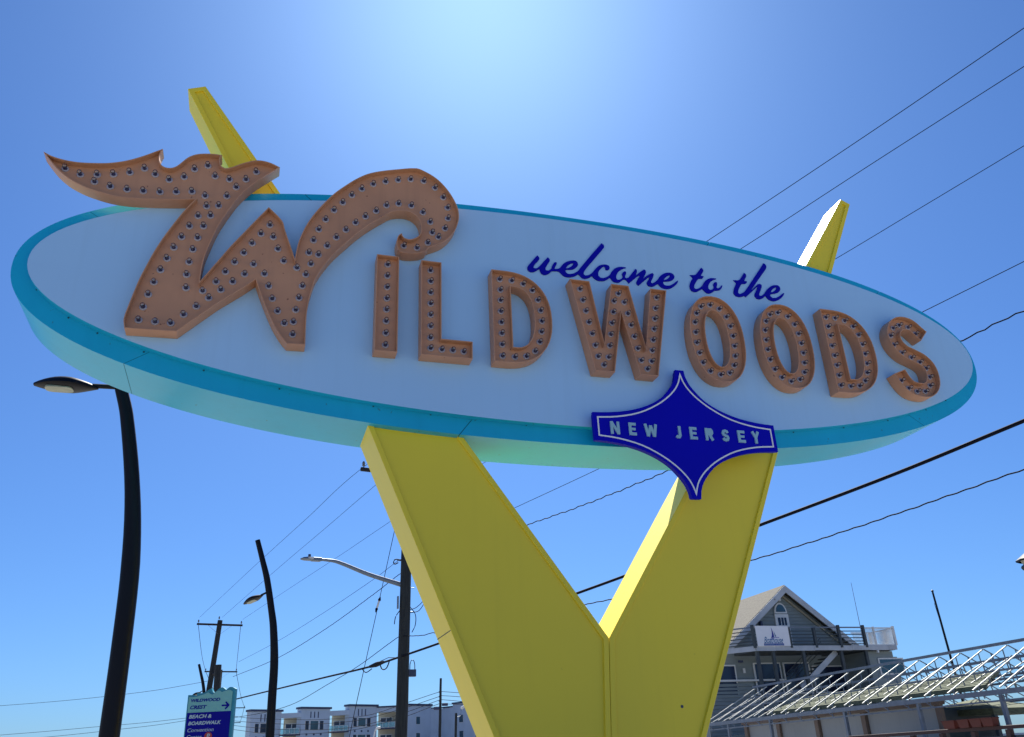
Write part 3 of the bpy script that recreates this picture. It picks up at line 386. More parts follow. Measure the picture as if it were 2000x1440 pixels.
# bulbs: one mesh, shared
def bulb_mesh():
    mb = MB(); A = (0, -1, 0)
    mb.lathe([(0.042, 0.0), (0.041, 0.008), (0.033, 0.013), (0.024, 0.012), (0.022, 0.006)], (0, 0, 0), A, 12, 0)
    mb.lathe([(0.023, 0.006), (0.018, 0.008), (0.017, 0.024), (0.014, 0.027), (0.0001, 0.027)], (0, 0, 0), A, 10, 1)
    prof = [(0.0145, 0.026)]+[(0.0001 + 0.0265*math.sin(R(a)), 0.062-0.0265*math.cos(R(a))) for a in range(38, 181, 18)]
    mb.lathe(prof, (0, 0, 0), A, 12, 2)
    mb.lathe([(0.0001, 0.046), (0.004, 0.048), (0.005, 0.058), (0.0001, 0.064)], (0, 0, 0), A, 6, 3)
    o = mb.build('bulb', ['socket_ring', 'socket_dark', 'bulb_glass', 'pale_blue'], None, smooth=True, angle=60)
    return o
BULB = bulb_mesh(); first_bulb = [True]
def bulbs(pos, parent, y=8.895):
    for x, z in pos:
        if first_bulb[0]: o = BULB; first_bulb[0] = False
        else: o = BULB.copy(); S.collection.objects.link(o)
        o.parent = parent; o.location = Vector((x, y, z))-wpos(parent); o.rotation_euler = (random.uniform(-.07, .07), random.uniform(0, 6.28), random.uniform(-.07, .07))
TOP, BOT = 7.315, 6.02
def shift(P, dx): return [(x+dx, z) for x, z in P]
d_out = [(2.56, TOP), (2.74, TOP)]+arc(2.74, (TOP+BOT)/2, .595, (TOP-BOT)/2, 88, -88, 26, 2.3)+[(2.74, BOT), (2.56, BOT)]
d_in = [(2.805, 7.095), (2.85, 7.095)]+arc(2.85, 6.665, .255, .43, 86, -86, 20, 2.3)+[(2.85, 6.235), (2.805, 6.235)]
o_out = arc(5.683, 6.66, .402, .645, 90, 450, 44, 2.25)[:-1]; o_in = arc(5.675, 6.66, .172, .425, 90, 450, 36, 2.15)[:-1]
w_out = [(3.620, TOP-.003), (3.894, TOP-.003), (4.022, 6.41), (4.205, TOP-.003), (4.451, TOP-.003), (4.600, 6.405), (4.772, TOP-.003), (5.006, TOP-.003), (4.728, BOT-.006), (4.478, BOT-.006), (4.303, 6.894), (4.128, BOT-.006), (3.867, BOT-.006)]
sc_ = catmull([(9.135, 7.055)]+SIGN['S_bulb'][0:]+[(8.535, 6.43)], 5)
def ribbon(c, hw):
    l, r_ = [], []
    for i, p in enumerate(c):
        d = (c[min(i+1, len(c)-1)]-c[max(i-1, 0)]).normalized(); n_ = Vector((-d.y, d.x)); l.append(tuple(p+n_*hw)); r_.append(tuple(p-n_*hw))
    return l+r_[::-1]
s_out = ribbon(sc_, 0.108)
LET = [('W_out', [smooth_loop(SIGN['W_out'], 38, 3)], 'W_bulb'), ('I', [[(1.11, TOP+.02), (1.384, TOP+.02), (1.381, BOT), (1.112, BOT)]], 'I_bulb'),
       ('L', [[(1.66, TOP+.012), (1.914, TOP+.012), (1.909, 6.253), (2.292, 6.253), (2.287, BOT), (1.661, BOT)]], 'L_bulb'), ('D', [d_out, d_in], 'D_bulb'), ('W', [w_out], 'w_bulb'),
       ('O', [o_out, o_in], 'O1_bulb'), ('O', [shift(o_out, 1.069), shift(o_in, 1.055)], 'O2_bulb'), ('D', [shift(d_out, 4.857), shift(d_in, 4.862)], 'D2_bulb'), ('S', [s_out], 'S_bulb')]
for k, loops, bk in LET:
    o = chan(MB(), loops, 8.815, 8.996, 0.011, 0.08).build('marquee_letter', 'letter_orange', sign)
    o['label'] = {'W_out': 'huge swash letter W with a curled tail', 'W': 'small block letter W'}.get(k, 'block letter '+k)+' in orange, lined with clear bulbs'
    bulbs(SIGN[bk if bk != 'w_bulb' else 'W2'], o)

# script lettering cut from thin sheet
for wd in ('welcome', 'to', 'the'):
    MB().plate([smooth_loop(l, 42, 3) for l in SIGN[wd]], 8.985, 8.997).build('script_word', 'navy_vinyl', sign)

# star badge
CX, CZ = 5.058, 5.288
prof = smooth_loop([(.061, .859), (.078, .76), (.12, .66), (.184, .573), (.295, .456), (.461, .350), (.67, .267), (.866, .220), (1.069, .192), (1.264, .181)], 60, 3, False)
def four(pr): return [(CX+x, CZ+z) for x, z in pr]+[(CX+x, CZ-z) for x, z in pr[::-1]]+[(CX-x, CZ-z) for x, z in pr]+[(CX-x, CZ+z) for x, z in pr[::-1]]
def scale_star(P, d): return inset(P, d)
star = four(prof)
badge = MB().plate([star], 8.862, 8.905).plate([inset(star, 0.012)], 8.9052, 8.950).plate([inset(star, 0.10)], 8.9502, 8.998).build('badge', 'navy_paint', sign, bevel=0.003)
wp = smooth_loop([(.0, .80), (.03, .70), (.085, .60), (.20, .475), (.385, .340), (.645, .215), (.95, .142), (1.203, .118)], 60, 3, False)
wl = four(wp); wl = [p for i, p in enumerate(wl) if math.hypot(p[0]-wl[i-1][0], p[1]-wl[i-1][1]) > 1e-4]
ring_plate(inset(wl, -0.009), inset(wl, 0.009), 8.857, 8.8615).build('border_line', 'line_white', badge)
def glyph(ch, x0, x1, z0, z1, hw):
    W_, H_ = x1-x0, z1-z0; l, r_, b, t = x0+hw, x1-hw, z0+hw, z1-hw; m = (z0+z1)/2
    V2 = lambda *p: [Vector(q) for q in p]
    if ch == 'N': return [(V2((l, z0), (l, z1)), hw), (V2((r_, z0), (r_, z1)), hw), (V2((l-hw*.1, z1-hw*.3), (r_+hw*.1, z0+hw*.3)), hw)]
    if ch == 'E': return [(V2((l, z0), (l, z1)), hw), (V2((x0+hw, t), (x1-hw*.15, t)), hw), (V2((x0+hw, m), (x1-hw*.6, m)), hw*.85), (V2((x0+hw, b), (x1, b)), hw)]
    if ch == 'W':
        a = x0+hw; c = x1-hw; q = (a+c)/2; d1 = W_*.27
        return [(V2((a, z1), (x0+d1, z0)), hw), (V2((x0+d1, z0), (q, z1-H_*.12)), hw), (V2((q, z1-H_*.12), (x1-d1, z0)), hw), (V2((x1-d1, z0), (c, z1)), hw)]
    if ch == 'J': return [(V2((r_, z1), (r_, z0+H_*.22), (r_-hw*.6, b+hw*.1), (x0+hw*.9, b+hw*.1), (x0, b+hw*.8)), hw)]
    if ch == 'R': return [(V2((l, z0), (l, z1)), hw), (V2((l, t), (r_-hw*.7, t), (r_, t-H_*.12), (r_, m+H_*.10), (r_-hw*.7, m), (l, m)), hw*.9), (V2((l+W_*.35, m), (r_+hw*.1, z0)), hw)]
    if ch == 'S': return [([Vector((x0+W_/2+(W_/2-hw)*px, z0+H_/2+(H_/2-hw)*pz)) for px, pz in [(1, .55), (.72, .88), (.1, 1), (-.65, .88), (-.95, .5), (-.7, .18), (0, -.02), (.75, -.22), (1, -.52), (.7, -.88), (0, -1), (-.7, -.88), (-1, -.55)]], hw*.92)]
    if ch == 'Y': return [(V2((x0+hw*.9, z1), (x0+W_/2, m-H_*.02)), hw), (V2((x1-hw*.9, z1), (x0+W_/2, m-H_*.02)), hw), (V2((x0+W_/2, m+H_*.03), (x0+W_/2, z0)), hw)]
for ch, a, b in [('N', 4.008, 4.128), ('E', 4.252, 4.350), ('W', 4.458, 4.636), ('J', 4.890, 4.958), ('E', 5.080, 5.182), ('R', 5.297, 5.410), ('S', 5.530, 5.634), ('E', 5.760, 5.864), ('Y', 5.962, 6.076)]:
    strokes_plate(glyph(ch, a, b, 5.196, 5.358, 0.0175 if ch != 'S' else .019), 8.846, 8.8645, 'raised_letter', 'pale_blue', badge)

# ------------------------------------------------------------------ street lamps with curved black masts
def lamp(prof, head, label, lens_w):
    base = prof[-1]; t = thing('street_lamp', label, 'street lamp', (base[0]+0.02, base[1], 0.0), 'curved black street lamps')
    pts = [Vector(p[:3]) for p in prof]+[Vector((base[0]+0.03, base[1], 0.0))]; ws = [p[3]/2 for p in prof]+[base[3]/2*1.03]
    cs = catmull(pts, 5); rs = []
    for i in range(len(ws)-1): rs += [ws[i]+(ws[i+1]-ws[i])*j/5 for j in range(5)]
    rs.append(ws[-1])
    MB().tube(cs, rs, 14, squash=0.7, side=(1, 0, 0)).build('mast', 'black_metal', t, smooth=True)
    MB().box((base[0]+.03, base[1], .03), (.5, .5, .06)).build('base_plate', 'black_metal', t, bevel=.01)
    h, tip, root = [Vector(p) for p in head]
    d = (tip-h).normalized(); L = (tip-h).length; sd_ = d.cross(Vector((0, 0, 1))).normalized(); uz = sd_.cross(d)
    mb = MB(); N, K = 13, 14; hs = []
    for i in range(N):
        s = i/(N-1); wd = lens_w*(max(0.0, math.sin(math.pi*(0.03+0.94*s)))**0.75)*(1.0 if s > .4 else 0.55+0.45*(s/.4)); tp = L*0.165*(max(0, math.sin(math.pi*(0.05+0.88*s)))**0.9); bt = L*0.045*math.sin(math.pi*(0.05+0.9*s))
        for k in range(K):
            a = 2*math.pi*k/K; mb.v.append(tuple(h+d*(L*s)+sd_*(math.cos(a)*wd/2)+uz*(math.sin(a)*(tp if math.sin(a) > 0 else bt))))
    for i in range(N-1):
        for k in range(K): mb.f.append((i*K+k, i*K+(k+1) % K, (i+1)*K+(k+1) % K, (i+1)*K+k)); mb.mi.append(0)
    mb.f += [tuple(range(K)), tuple(range((N-1)*K, N*K))]; mb.mi += [0, 0]
    hd = mb.build('lamp_head', 'black_metal', t, smooth=True, angle=50)
    c0 = h+d*(L*.60)-uz*(L*.043); lm = MB(); ring = [c0+d*(math.copysign(abs(math.cos(a))**.6, math.cos(a))*L*.22)+sd_*(math.copysign(abs(math.sin(a))**.6, math.sin(a))*lens_w*.26) for a in [2*math.pi*k/16 for k in range(16)]]
    lm.add([p-uz*0.012 for p in ring]+[p+uz*0.03 for p in ring], [tuple(range(16))]+[(i, (i+1) % 16, 16+(i+1) % 16, 16+i) for i in range(16)])
    lm.build('lens', 'lens', hd)
    MB().tube([root, h+d*(L*.1)+uz*(L*.05)], 0.032, 10, squash=1.2).build('arm', 'black_metal', t, smooth=True)
    return t
lamp1 = lamp(BG['lamp1'], [BG['head1'][0], BG['head1'][1], BG['head1'][2]], 'big black street lamp with curved mast close behind the left end of the oval sign', 0.40)
h2 = [Vector(p) for p in BG['head2']]; 
lamp2 = lamp(BG['lamp2'], [h2[0], Vector((h2[1].x+0.02, h2[1].y+0.35, h2[1].z+0.02)), h2[2]], 'black street lamp with flat-topped curved mast in front of the white apartments', 0.42)
def copy_tree(o, parent=None):
    c = o.copy(); S.collection.objects.link(c); c.parent = parent
    for ch in list(o.children): copy_tree(ch, c)
    return c
lamp3 = copy_tree(lamp2); off = Vector((-3.01, 61.93, 8.62))-Vector(BG['lamp2'][0][:3])
lamp3.location = Vector((lamp2.location.x+off.x, lamp2.location.y+off.y, 0)); lamp3['label'] = 'distant black lamp mast leaning beside the wooden pole above the teal street sign'

# ------------------------------------------------------------------ utility poles
def insulator(mb, p, h=.22, r_=.06): mb.lathe([(.012, -.05), (.014, .04), (r_*.8, .05), (r_, .08), (r_*.6, .11), (r_, .14), (r_*.8, .17), (r_*.45, h), (.0001, h)], p, (0, 0, 1), 10)
PERP = Vector((BG['perp'][0], BG['perp'][1], 0)); LD = Vector((BG['ld'][0], BG['ld'][1], 0))
def pole_thing(label, base, top, r0, r1, arm_z=None, half=1.4, group='wooden utility poles', braces=True, ins=(-1, 0, 1)):
    t = thing('utility_pole', label, 'utility pole', base, group)
    b, tp = Vector(base), Vector(top); n = 10
    pts = [b+(tp-b)*i/n+Vector((random.uniform(-1, 1), random.uniform(-1, 1), 0))*(0.012 if 0 < i < n else 0) for i in range(n+1)]
    MB().tube(pts, [r0+(r1-r0)*i/n for i in range(n+1)], 14).build('pole', 'pole_wood', t, smooth=True)
    if arm_z:
        c = b+(tp-b)*((arm_z-b.z)/(tp.z-b.z)); c = c+LD*0.2
        arm = MB().bar(c-PERP*half, c+PERP*half, .10, .13).build('crossarm', 'arm_wood', t, bevel=.008)
        if braces:
            for s in (-1, 1): MB().bar(c+PERP*(s*half*.52)-Vector((0, 0, .06))+LD*.05, c-Vector((0, 0, .62))+PERP*(s*.1)+LD*.0, .035, .012).build('brace', 'galvanised', t)
        for s in ins:
            mb = MB(); p = c+PERP*(s*(half-.1))+Vector((0, 0, .08)) if s else tp+Vector((0, 0, .06))+PERP*.08
            insulator(mb, p); mb.build('insulator', 'insulator', t, smooth=True)
    return t
NB = Vector(BG['nearbase']); NT = Vector(BG['neartop']); dn = (NT-NB)/(NT.z-NB.z); nb0 = NB-dn*NB.z
near = pole_thing('tall wooden utility pole with street light arm just left of the yellow V', nb0, NT-dn*.35, .215, .17, 11.37, 1.9)
zn = lambda z: 1.6+(z-1.6)*1.25
for z, l, s in [(6.93, .16, 1), (6.98, .10, -1), (6.2, .14, -1), (5.55, .14, -1), (7.1, .2, -1)]:
    c = nb0+dn*zn(z); MB().tube([c, c+PERP*(.18+l)*s], .014, 6).build('bolt', 'galvanised', near)
la = [Vector(p) for p in BG['lamp_arm']]
st = MB().tube(catmull(la[:4]+[la[3]*.6+la[4]*.4], 5), [.085-.0023*i for i in range(21)], 10).build('light_arm', 'galvanised', near, smooth=True)
dd = (la[4]-la[3]).normalized(); sdv = dd.cross(Vector((0, 0, 1))).normalized()
hh = MB().box(la[3]*.62+la[4]*.38, (.34, .20, .12), (dd, sdv, sdv.cross(dd))).build('fixture', 'galvanised', near, bevel=.02)
hm = MB(); c0 = la[3]*.30+la[4]*.70
for i, (s, w_, t_) in enumerate([(-.22, .10, .05), (-.1, .15, .055), (.08, .16, .05), (.2, .12, .035), (.25, .05, .015)]):
    hm.v += [tuple(c0+dd*s+sdv*w_*a+sdv.cross(dd)*t_*b) for a, b in [(-1, -.3), (-.7, 1), (.7, 1), (1, -.3), (.6, -.8), (-.6, -.8)]]
for i in range(4): hm.f += [(i*6+k, i*6+(k+1) % 6, i*6+6+(k+1) % 6, i*6+6+k) for k in range(6)]; hm.mi += [0]*6
hm.f += [tuple(range(6)), tuple(range(24, 30))]; hm.mi += [0, 0]
hm.build('lamp_shade', 'galvanised', hh, smooth=True); MB().lathe([(.045, 0), (.045, .1), (.0001, .1)], c0-dd*.05+Vector((0, 0, .05)), n=10).build('photocell', 'trim_dark', hh)
c = nb0+dn*zn(5.78); MB().box(c+PERP*.26, (.05, .12, .42)).build('arm_bracket', 'galvanised', near)
c = nb0+dn*zn(3.95)-PERP*.32; MB().box(c, (.26, .2, .22)).tube(catmull([c+Vector((-.07, 0, .1)), c+Vector((-.05, 0, .35)), c+Vector((.03, 0, .42)), c+Vector((.09, 0, .3)), c+Vector((.1, 0, .1))], 4), .014, 6).build('splice_box', 'trim_dark', near)
lp = nb0+dn*zn(5.6)-PERP*.19
MB().tube(catmull([lp, lp-PERP*.25+Vector((0, 0, .1)), lp-PERP*.55+Vector((0, 0, .45)), lp-PERP*.42+Vector((0, 0, .8)), lp-PERP*.36+Vector((0, 0, 1.2)), lp-PERP*.40+Vector((0, 0, 1.5))], 5), .012, 6).tube(catmull([lp-Vector((0, 0, .1)), lp-PERP*.35, lp-PERP*.6+Vector((0, 0, .5)), lp-PERP*.5+Vector((0, 0, 1.0)), lp-PERP*.38+Vector((0, 0, 1.45))], 5), .012, 6).tube(catmull([lp+Vector((0, 0, .1)), lp-PERP*.2-Vector((0, 0, .15)), lp-PERP*.2-Vector((0, 0, .5)), lp-PERP*.08-Vector((0, 0, .75))], 5), .014, 6).build('drip_loops', 'wire', near)
lq = nb0+dn*zn(6.95)+PERP*.2
MB().tube(catmull([lq, lq+PERP*.22, lq+PERP*.25-Vector((0, 0, .15)), lq+PERP*.1-Vector((0, 0, .1))], 4), .02, 6).build('wire_clamp', 'wire', near)
MB().tube(catmull([nb0+dn*zn(5.6)+PERP*.15, nb0+dn*zn(5.4)+PERP*.32, nb0+dn*zn(5.2)+PERP*.36], 4), .015, 6).build('wire_clamp', 'wire', near)
FT = Vector((-2.09, 65.97, 11.91)); FB = Vector((-2.75, 65.95, 0))
far = pole_thing('leaning wooden pole with crossarm rising behind the teal street sign', FB, FT, .22, .17, 11.58, 1.58)
f2 = Vector(BG['p2']); pole_thing('second wooden pole down the street, crossarm seen behind the leaning pole', (f2.x, f2.y, 0), (f2.x, f2.y, 11.6), .22, .17, 11.4, 1.6, ins=(-1, 1))
f3 = Vector(BG['p3']); pole_thing('third distant pole whose crossarm end shows right of the teal street sign', (f3.x, f3.y, 0), (f3.x, f3.y, 11.6), .22, .17, 11.4, 1.65, ins=(-1, 1))
f4 = Vector(BG['p4']); pole_thing('farthest pole, small crossarm low beside the right edge of the teal street sign', (f4.x, f4.y, 0), (f4.x, f4.y, 11.6), .22, .17, 11.4, 1.7, ins=(-1, 1))
st2 = thing('utility_pole', 'short stub pole propped against the leaning pole above the teal street sign', 'utility pole', (-1.6, 64.6, 0), 'wooden utility poles')
MB().tube([(-1.55, 64.6, 0), (-1.87, 64.6, 8.72)], [.27, .22], 12).build('pole', 'pole_wood', st2, smooth=True)
MB().bar((-1.85, 64.6, 8.2), (-2.25, 65.9, 8.25), .12).build('tie_bar', 'arm_wood', st2)
MD = Vector(BG['mid']); mid = pole_thing('slim grey pole with small boxes in front of the apartment side wall', (MD.x-.25, MD.y, 0), MD, .17, .12, None)
MB().box((MD.x-.5, MD.y-.1, MD.z-2.95), (.55, .3, .3)).build('equipment_box', 'trim_dark', mid, bevel=.03); MB().box((MD.x+.4, MD.y-.1, MD.z-2.6), (.6, .3, .28)).build('equipment_box', 'trim_dark', mid, bevel=.03)
for dz in (1.45, 1.9, 2.35): MB().lathe([(.05, 0), (.06, .08), (.04, .16), (.0001, .16)], (MD.x-.2, MD.y-.1, MD.z-dz), n=8).build('insulator', 'insulator', mid)
SP = Vector(BG['smallpole']); sp = thing('light_pole', 'short dark pole with a white floodlight by the apartment windows', 'light pole', (SP.x-.25, SP.y, 0))
MB().tube([(SP.x-.25, SP.y, 0), tuple(SP)], .12, 10).build('pole', 'pole_wood', sp, smooth=True)
MB().tube([(SP.x+.1, SP.y, SP.z-.35), (SP.x+.45, SP.y, SP.z-.25), (SP.x+.5, SP.y, SP.z+.35)], .035, 6).build('bracket', 'galvanised', sp)
MB().box((SP.x+.65, SP.y-.1, SP.z+.5), (.4, .3, .22), (Vector((.8, 0, .5)), Vector((0, 1, 0)), Vector((-.5, 0, .8)))).build('floodlight', 'frame_white', sp, bevel=.03)
cl = thing('street_lamp', 'small pale curved lamp below an apartment balcony', 'street lamp', (16.4, 118.87, 0))
MB().tube([(16.4, 118.87, 0), (16.42, 118.87, 5.6)], .16, 10).build('pole', 'black_metal', cl, smooth=True)
MB().tube(catmull([(16.45, 118.87, 5.4), (16.6, 118.85, 6.3), (16.9, 118.8, 6.7), (17.3, 118.75, 6.78)], 5), [.09+.004*i for i in range(16)], 8).build('lamp_head', 'frame_white', cl, smooth=True)

# ------------------------------------------------------------------ overhead wires
WIRES = [('A', 'power_line', .008, 'thin power line off the left crossarm end, highest line in the top right corner'),
         ('B', 'power_line', .0085, 'thin power line off the pole top, second highest line in the top right corner'),
         ('C', 'power_line', .0085, 'power line passing just right of the right yellow spike'),
         ('H', 'power_line', .0085, 'thin line meeting the right oval rim beyond the last letters D and S'),
         ('I', 'power_line', .014, 'wavy twisted cable running under the navy badge to the right edge of the oval'),
         ('F', 'telephone_cable', .036, 'thickest dark cable, sweeping past the right side of the yellow V'),
         ('G', 'telephone_cable', .013, 'thin twisted cable just below the thickest cable on the right')]
GW = 'overhead wires'
for k, nm, r_, lab in WIRES:
    pts = catmull([Vector(p) for p in BG[k]], 8)
    if k in ('I', 'G'):                         # twisted drop cables
        q = [pts[0]]; s_ = 0.0; out = [pts[0]]
        for i in range(len(pts)-1):
            L_ = (pts[i+1]-pts[i]).length; n_ = max(1, int(L_/.09))
            for j in range(1, n_+1):
                s_ += L_/n_; amp = (.016 if k == 'I' else .007)*min(1, max(.3, (38-pts[i].y)/20))
                out.append(pts[i].lerp(pts[i+1], j/n_)+Vector((0, 0, amp*(math.sin(s_*17)+.5*math.sin(s_*6.1)))))
        pts = out
    mb = MB().tube(pts, r_, 6)
    if k == 'F':
        q = [Vector(p) for p in BG['F']]; a, b = q[3], q[4]; D_ = (b-a)
        mb.tube([a+D_*.05, a+D_*.3, a+D_*.55], [.05, .09, .05], 8); mb.tube(catmull([a+D_*.4, a+D_*.5-Vector((0, 0, .22)), a+D_*.65-Vector((0, 0, .22)), a+D_*.75], 5), .02, 6)
        mb.tube(catmull([a-D_*.25, a-D_*.1-Vector((0, 0, .16)), a+D_*.12-Vector((0, 0, .1))], 5), .018, 6); mb.tube([a+D_*.3+Vector((0, 0, .05)), a+D_*.7+Vector((0, 0, .10)), a+D_*.95+Vector((0, 0, .02))], .012, 6)
    o = mb.build(nm, 'wire', smooth=True); tag(o, lab, 'wire', GW)
gw = MB().tube([Vector(p) for p in BG['guy']], .011, 6); a, b = [Vector(p) for p in BG['guy_ins']]; d_ = b-a
gw.tube([a-d_*.35, a, a+d_*.15], [.012, .055, .03], 8).tube([a+d_*.85, b, b+d_*.35], [.03, .05, .012], 8)
tag(gw.build('guy_wire', 'wire', smooth=True), 'slanting guy wire with a small insulator left of the tall pole', 'wire', GW)
MB_l = MB().tube([a+d_*.1, a+d_*.9], .035, 8).build('strain_insulator', 'frame_white', smooth=True); tag(MB_l, 'small white strain insulator on the slanting guy wire', 'insulator')
for k, lab in (('left1', 'upper of the three faint wires behind the big black lamp mast'), ('left2', 'middle of the three faint wires behind the big black lamp mast'), ('left3', 'lowest of the three faint wires behind the big black lamp mast')):
    tag(MB().tube(catmull([Vector(p) for p in BG[k]], 4), .014, 5).build('telephone_cable', 'wire'), lab, 'wire', GW)
for i, lab in enumerate(('topmost', 'second from the top', 'third from the top', 'lowest')):
    tag(MB().tube(catmull([Vector(p) for p in BG['mid%d' % i]], 5), .028, 5).build('power_line', 'wire'), lab+' of four sagging wires crossing the apartment front', 'wire', GW)
fc = far.location; 
def drop(a, b, r_, lab): 
    a, b = Vector(a), Vector(b); m = (a+b)/2-Vector((0, 0, .35)); tag(MB().tube(catmull([a, m, b], 8), r_, 5).build('power_line', 'wire'), lab, 'wire', GW)
for s, side in ((1, 'left'), (-1, 'right')):
    A_ = Vector((-2.1, 65.97, 11.65))+PERP*(1.48*s); B_ = Vector((f2.x, f2.y, 11.5))+PERP*(1.5*s); C_ = Vector((f3.x, f3.y, 11.5))+PERP*(1.55*s); D_ = Vector((f4.x, f4.y, 11.5))+PERP*(1.6*s)
    drop(A_, B_, .018, 'distant power line from the %s end of the leaning pole crossarm to the next pole' % side)
    drop(B_, C_, .025, 'faint power line joining the %s crossarm ends of the second and third poles' % side)
    drop(C_, D_, .03, 'faint power line joining the %s crossarm ends of the third and farthest poles' % side)

# ------------------------------------------------------------------ teal and navy street direction sign
W0 = Vector((-1.591, 27.955, 0)); WX = Vector((0.943, -0.333, 0)); WY = Vector((0.333, 0.943, 0))
def wcv(x, y, z): return tuple(W0+WX*x+WY*y+Vector((0, 0, z)))
ws = thing('direction_sign', 'teal and navy street sign pointing right to Wildwood Crest, wavy top edge', 'sign', wcv(.7, .1, 0))
top = [(.02, 3.85), (.07, 3.853), (.278, 3.832), (.281, 3.90), (.41, 3.888), (.523, 3.908), (.609, 3.968), (.70, 4.005), (.725, 3.95), (.76, 3.90), (.802, 3.893), (.866, 3.946), (.941, 4.0), (1.02, 4.02), (1.08, 3.99), (1.133, 3.945), (1.175, 3.98), (1.24, 4.02), (1.33, 4.01), (1.42, 3.965)]
MB().plate([[(.03, 2.15)]+smooth_loop(top, 50, 3, False)+[(1.42, 2.15)]], .03, .16, conv=wcv).build('back_panel', 'sign_edge', ws)
ftop = [(.06, 3.80), (.18, 3.79), (.30, 3.80), (.42, 3.83), (.55, 3.87), (.62, 3.90), (.68, 3.86), (.74, 3.83), (.80, 3.87), (.90, 3.93), (.97, 3.93), (1.02, 3.89), (1.08, 3.91), (1.16, 3.93), (1.25, 3.94), (1.335, 3.90)]
MB().plate([[(.062, 3.366), ]+smooth_loop(ftop, 60, 3, False)+[(1.335, 3.368)]], .008, .03, conv=wcv).build('teal_panel', 'sign_teal', ws)
MB().plate([[(.062, 2.2), (.062, 3.362), (1.335, 3.364), (1.335, 2.2)]], .004, .03, conv=wcv).build('navy_panel', 'sign_navy', ws)
for x in (.35, 1.05): MB().bar(wcv(x, .1, 0), wcv(x, .1, 2.2), .09).build('post', 'galvanised', ws)
def text(body, x0, x1, z0, z1, y, m, parent, shear=0.0, bold=0.0, cv=wcv, name='lettering', thick=.004):
    cu = bpy.data.curves.new('t', 'FONT'); cu.body = body; cu.size = 1; cu.shear = shear; cu.offset = bold; cu.resolution_u = 4
    ob = bpy.data.objects.new('t', cu); S.collection.objects.link(ob); bpy.context.view_layer.update()
    me = bpy.data.meshes.new_from_object(ob.evaluated_get(bpy.context.evaluated_depsgraph_get())); bpy.data.objects.remove(ob)
    xs = [v.co.x for v in me.vertices]; ys = [v.co.y for v in me.vertices]; a, b, c, d = min(xs), max(xs), min(ys), max(ys)
    mb = MB(); n = len(me.vertices); P = [(x0+(v.co.x-a)/(b-a)*(x1-x0), z0+(v.co.y-c)/(d-c)*(z1-z0)) for v in me.vertices]
    ed = {}
    for f in me.polygons:
        vs = list(f.vertices)
        for i in range(len(vs)): e = tuple(sorted((vs[i], vs[(i+1) % len(vs)]))); ed[e] = ed.get(e, 0)+1
    mb.add([cv(p[0], y, p[1]) for p in P]+[cv(p[0], y+thick, p[1]) for p in P], [tuple(f.vertices) for f in me.polygons]+[(e[0], e[1], e[1]+n, e[0]+n) for e, k in ed.items() if k == 1])
    bpy.data.meshes.remove(me)
    return mb.build(name, m, parent)
text('WILDWOOD', .135, .995, 3.648, 3.737, .002, 'sign_navy', ws, .22, .035)
text('CREST', .128, .618, 3.456, 3.556, .002, 'sign_navy', ws, .22, .035)
text('BEACH &', .130, .792, 3.208, 3.308, -.001, 'sign_text', ws, .22, .03)
text('BOARDWALK', .128, 1.086, 3.029, 3.128, -.001, 'sign_text', ws, .22, .03)
text('Convention', .128, .888, 2.846, 2.946, -.001, 'sign_text', ws, .18, .0)
text('Center', .128, .568, 2.668, 2.768, -.001, 'sign_text', ws, .18, .0)
strokes_plate([([Vector((1.055, 3.523)), Vector((1.25, 3.523))], .022), ([Vector((1.165, 3.615)), Vector((1.262, 3.523)), Vector((1.165, 3.428))], .024)], .002, .009, 'arrow', 'sign_navy', ws, wcv)
pd = MB().plate([arc(.748, 2.72, .112, .108, 0, 360, 28)[:-1]], -.004, .003, conv=wcv).build('parking_disc', 'sign_red', ws)
text('P', .705, .805, 2.655, 2.785, -.008, 'sign_text', pd, .12, .02)

# ------------------------------------------------------------------ white apartment block far behind
segs = BG['apt']; A0 = Vector((segs[0][1][0], segs[0][1][1], 0))
apt = thing('apartment_building', 'long white apartment block with stepped towers and glass balconies in the distance', 'building', A0)
def seg_frame(s):
    a = Vector((s[1][0], s[1][1], 0)); b = Vector((s[2][0], s[2][1], 0)); d = (b-a).normalized(); L = (b-a).length; n_ = Vector((-d.y, d.x, 0))
    if n_.y < 0: n_ = -n_
    return (lambda x, y, z: tuple(a+d*x+n_*y+Vector((0, 0, z)))), L
def cvbox(cv, x0, x1, y0, y1, z0, z1, mb=None): return (mb or MB()).plate([[(x0, z0), (x1, z0), (x1, z1), (x0, z1)]], y0, y1, conv=cv)
def win(cv, x0, x1, z0, z1, parent, glass='window_glass', fw_=.09, y=0.0):
    f = cvbox(cv, x0-fw_, x1+fw_, y-.05, y-.003, z0-fw_, z1+fw_); f = f.build('window', 'frame_white', parent)
    cvbox(cv, x0, x1, y-.065, y-.051, z0, z1).build('pane', glass, f); return f
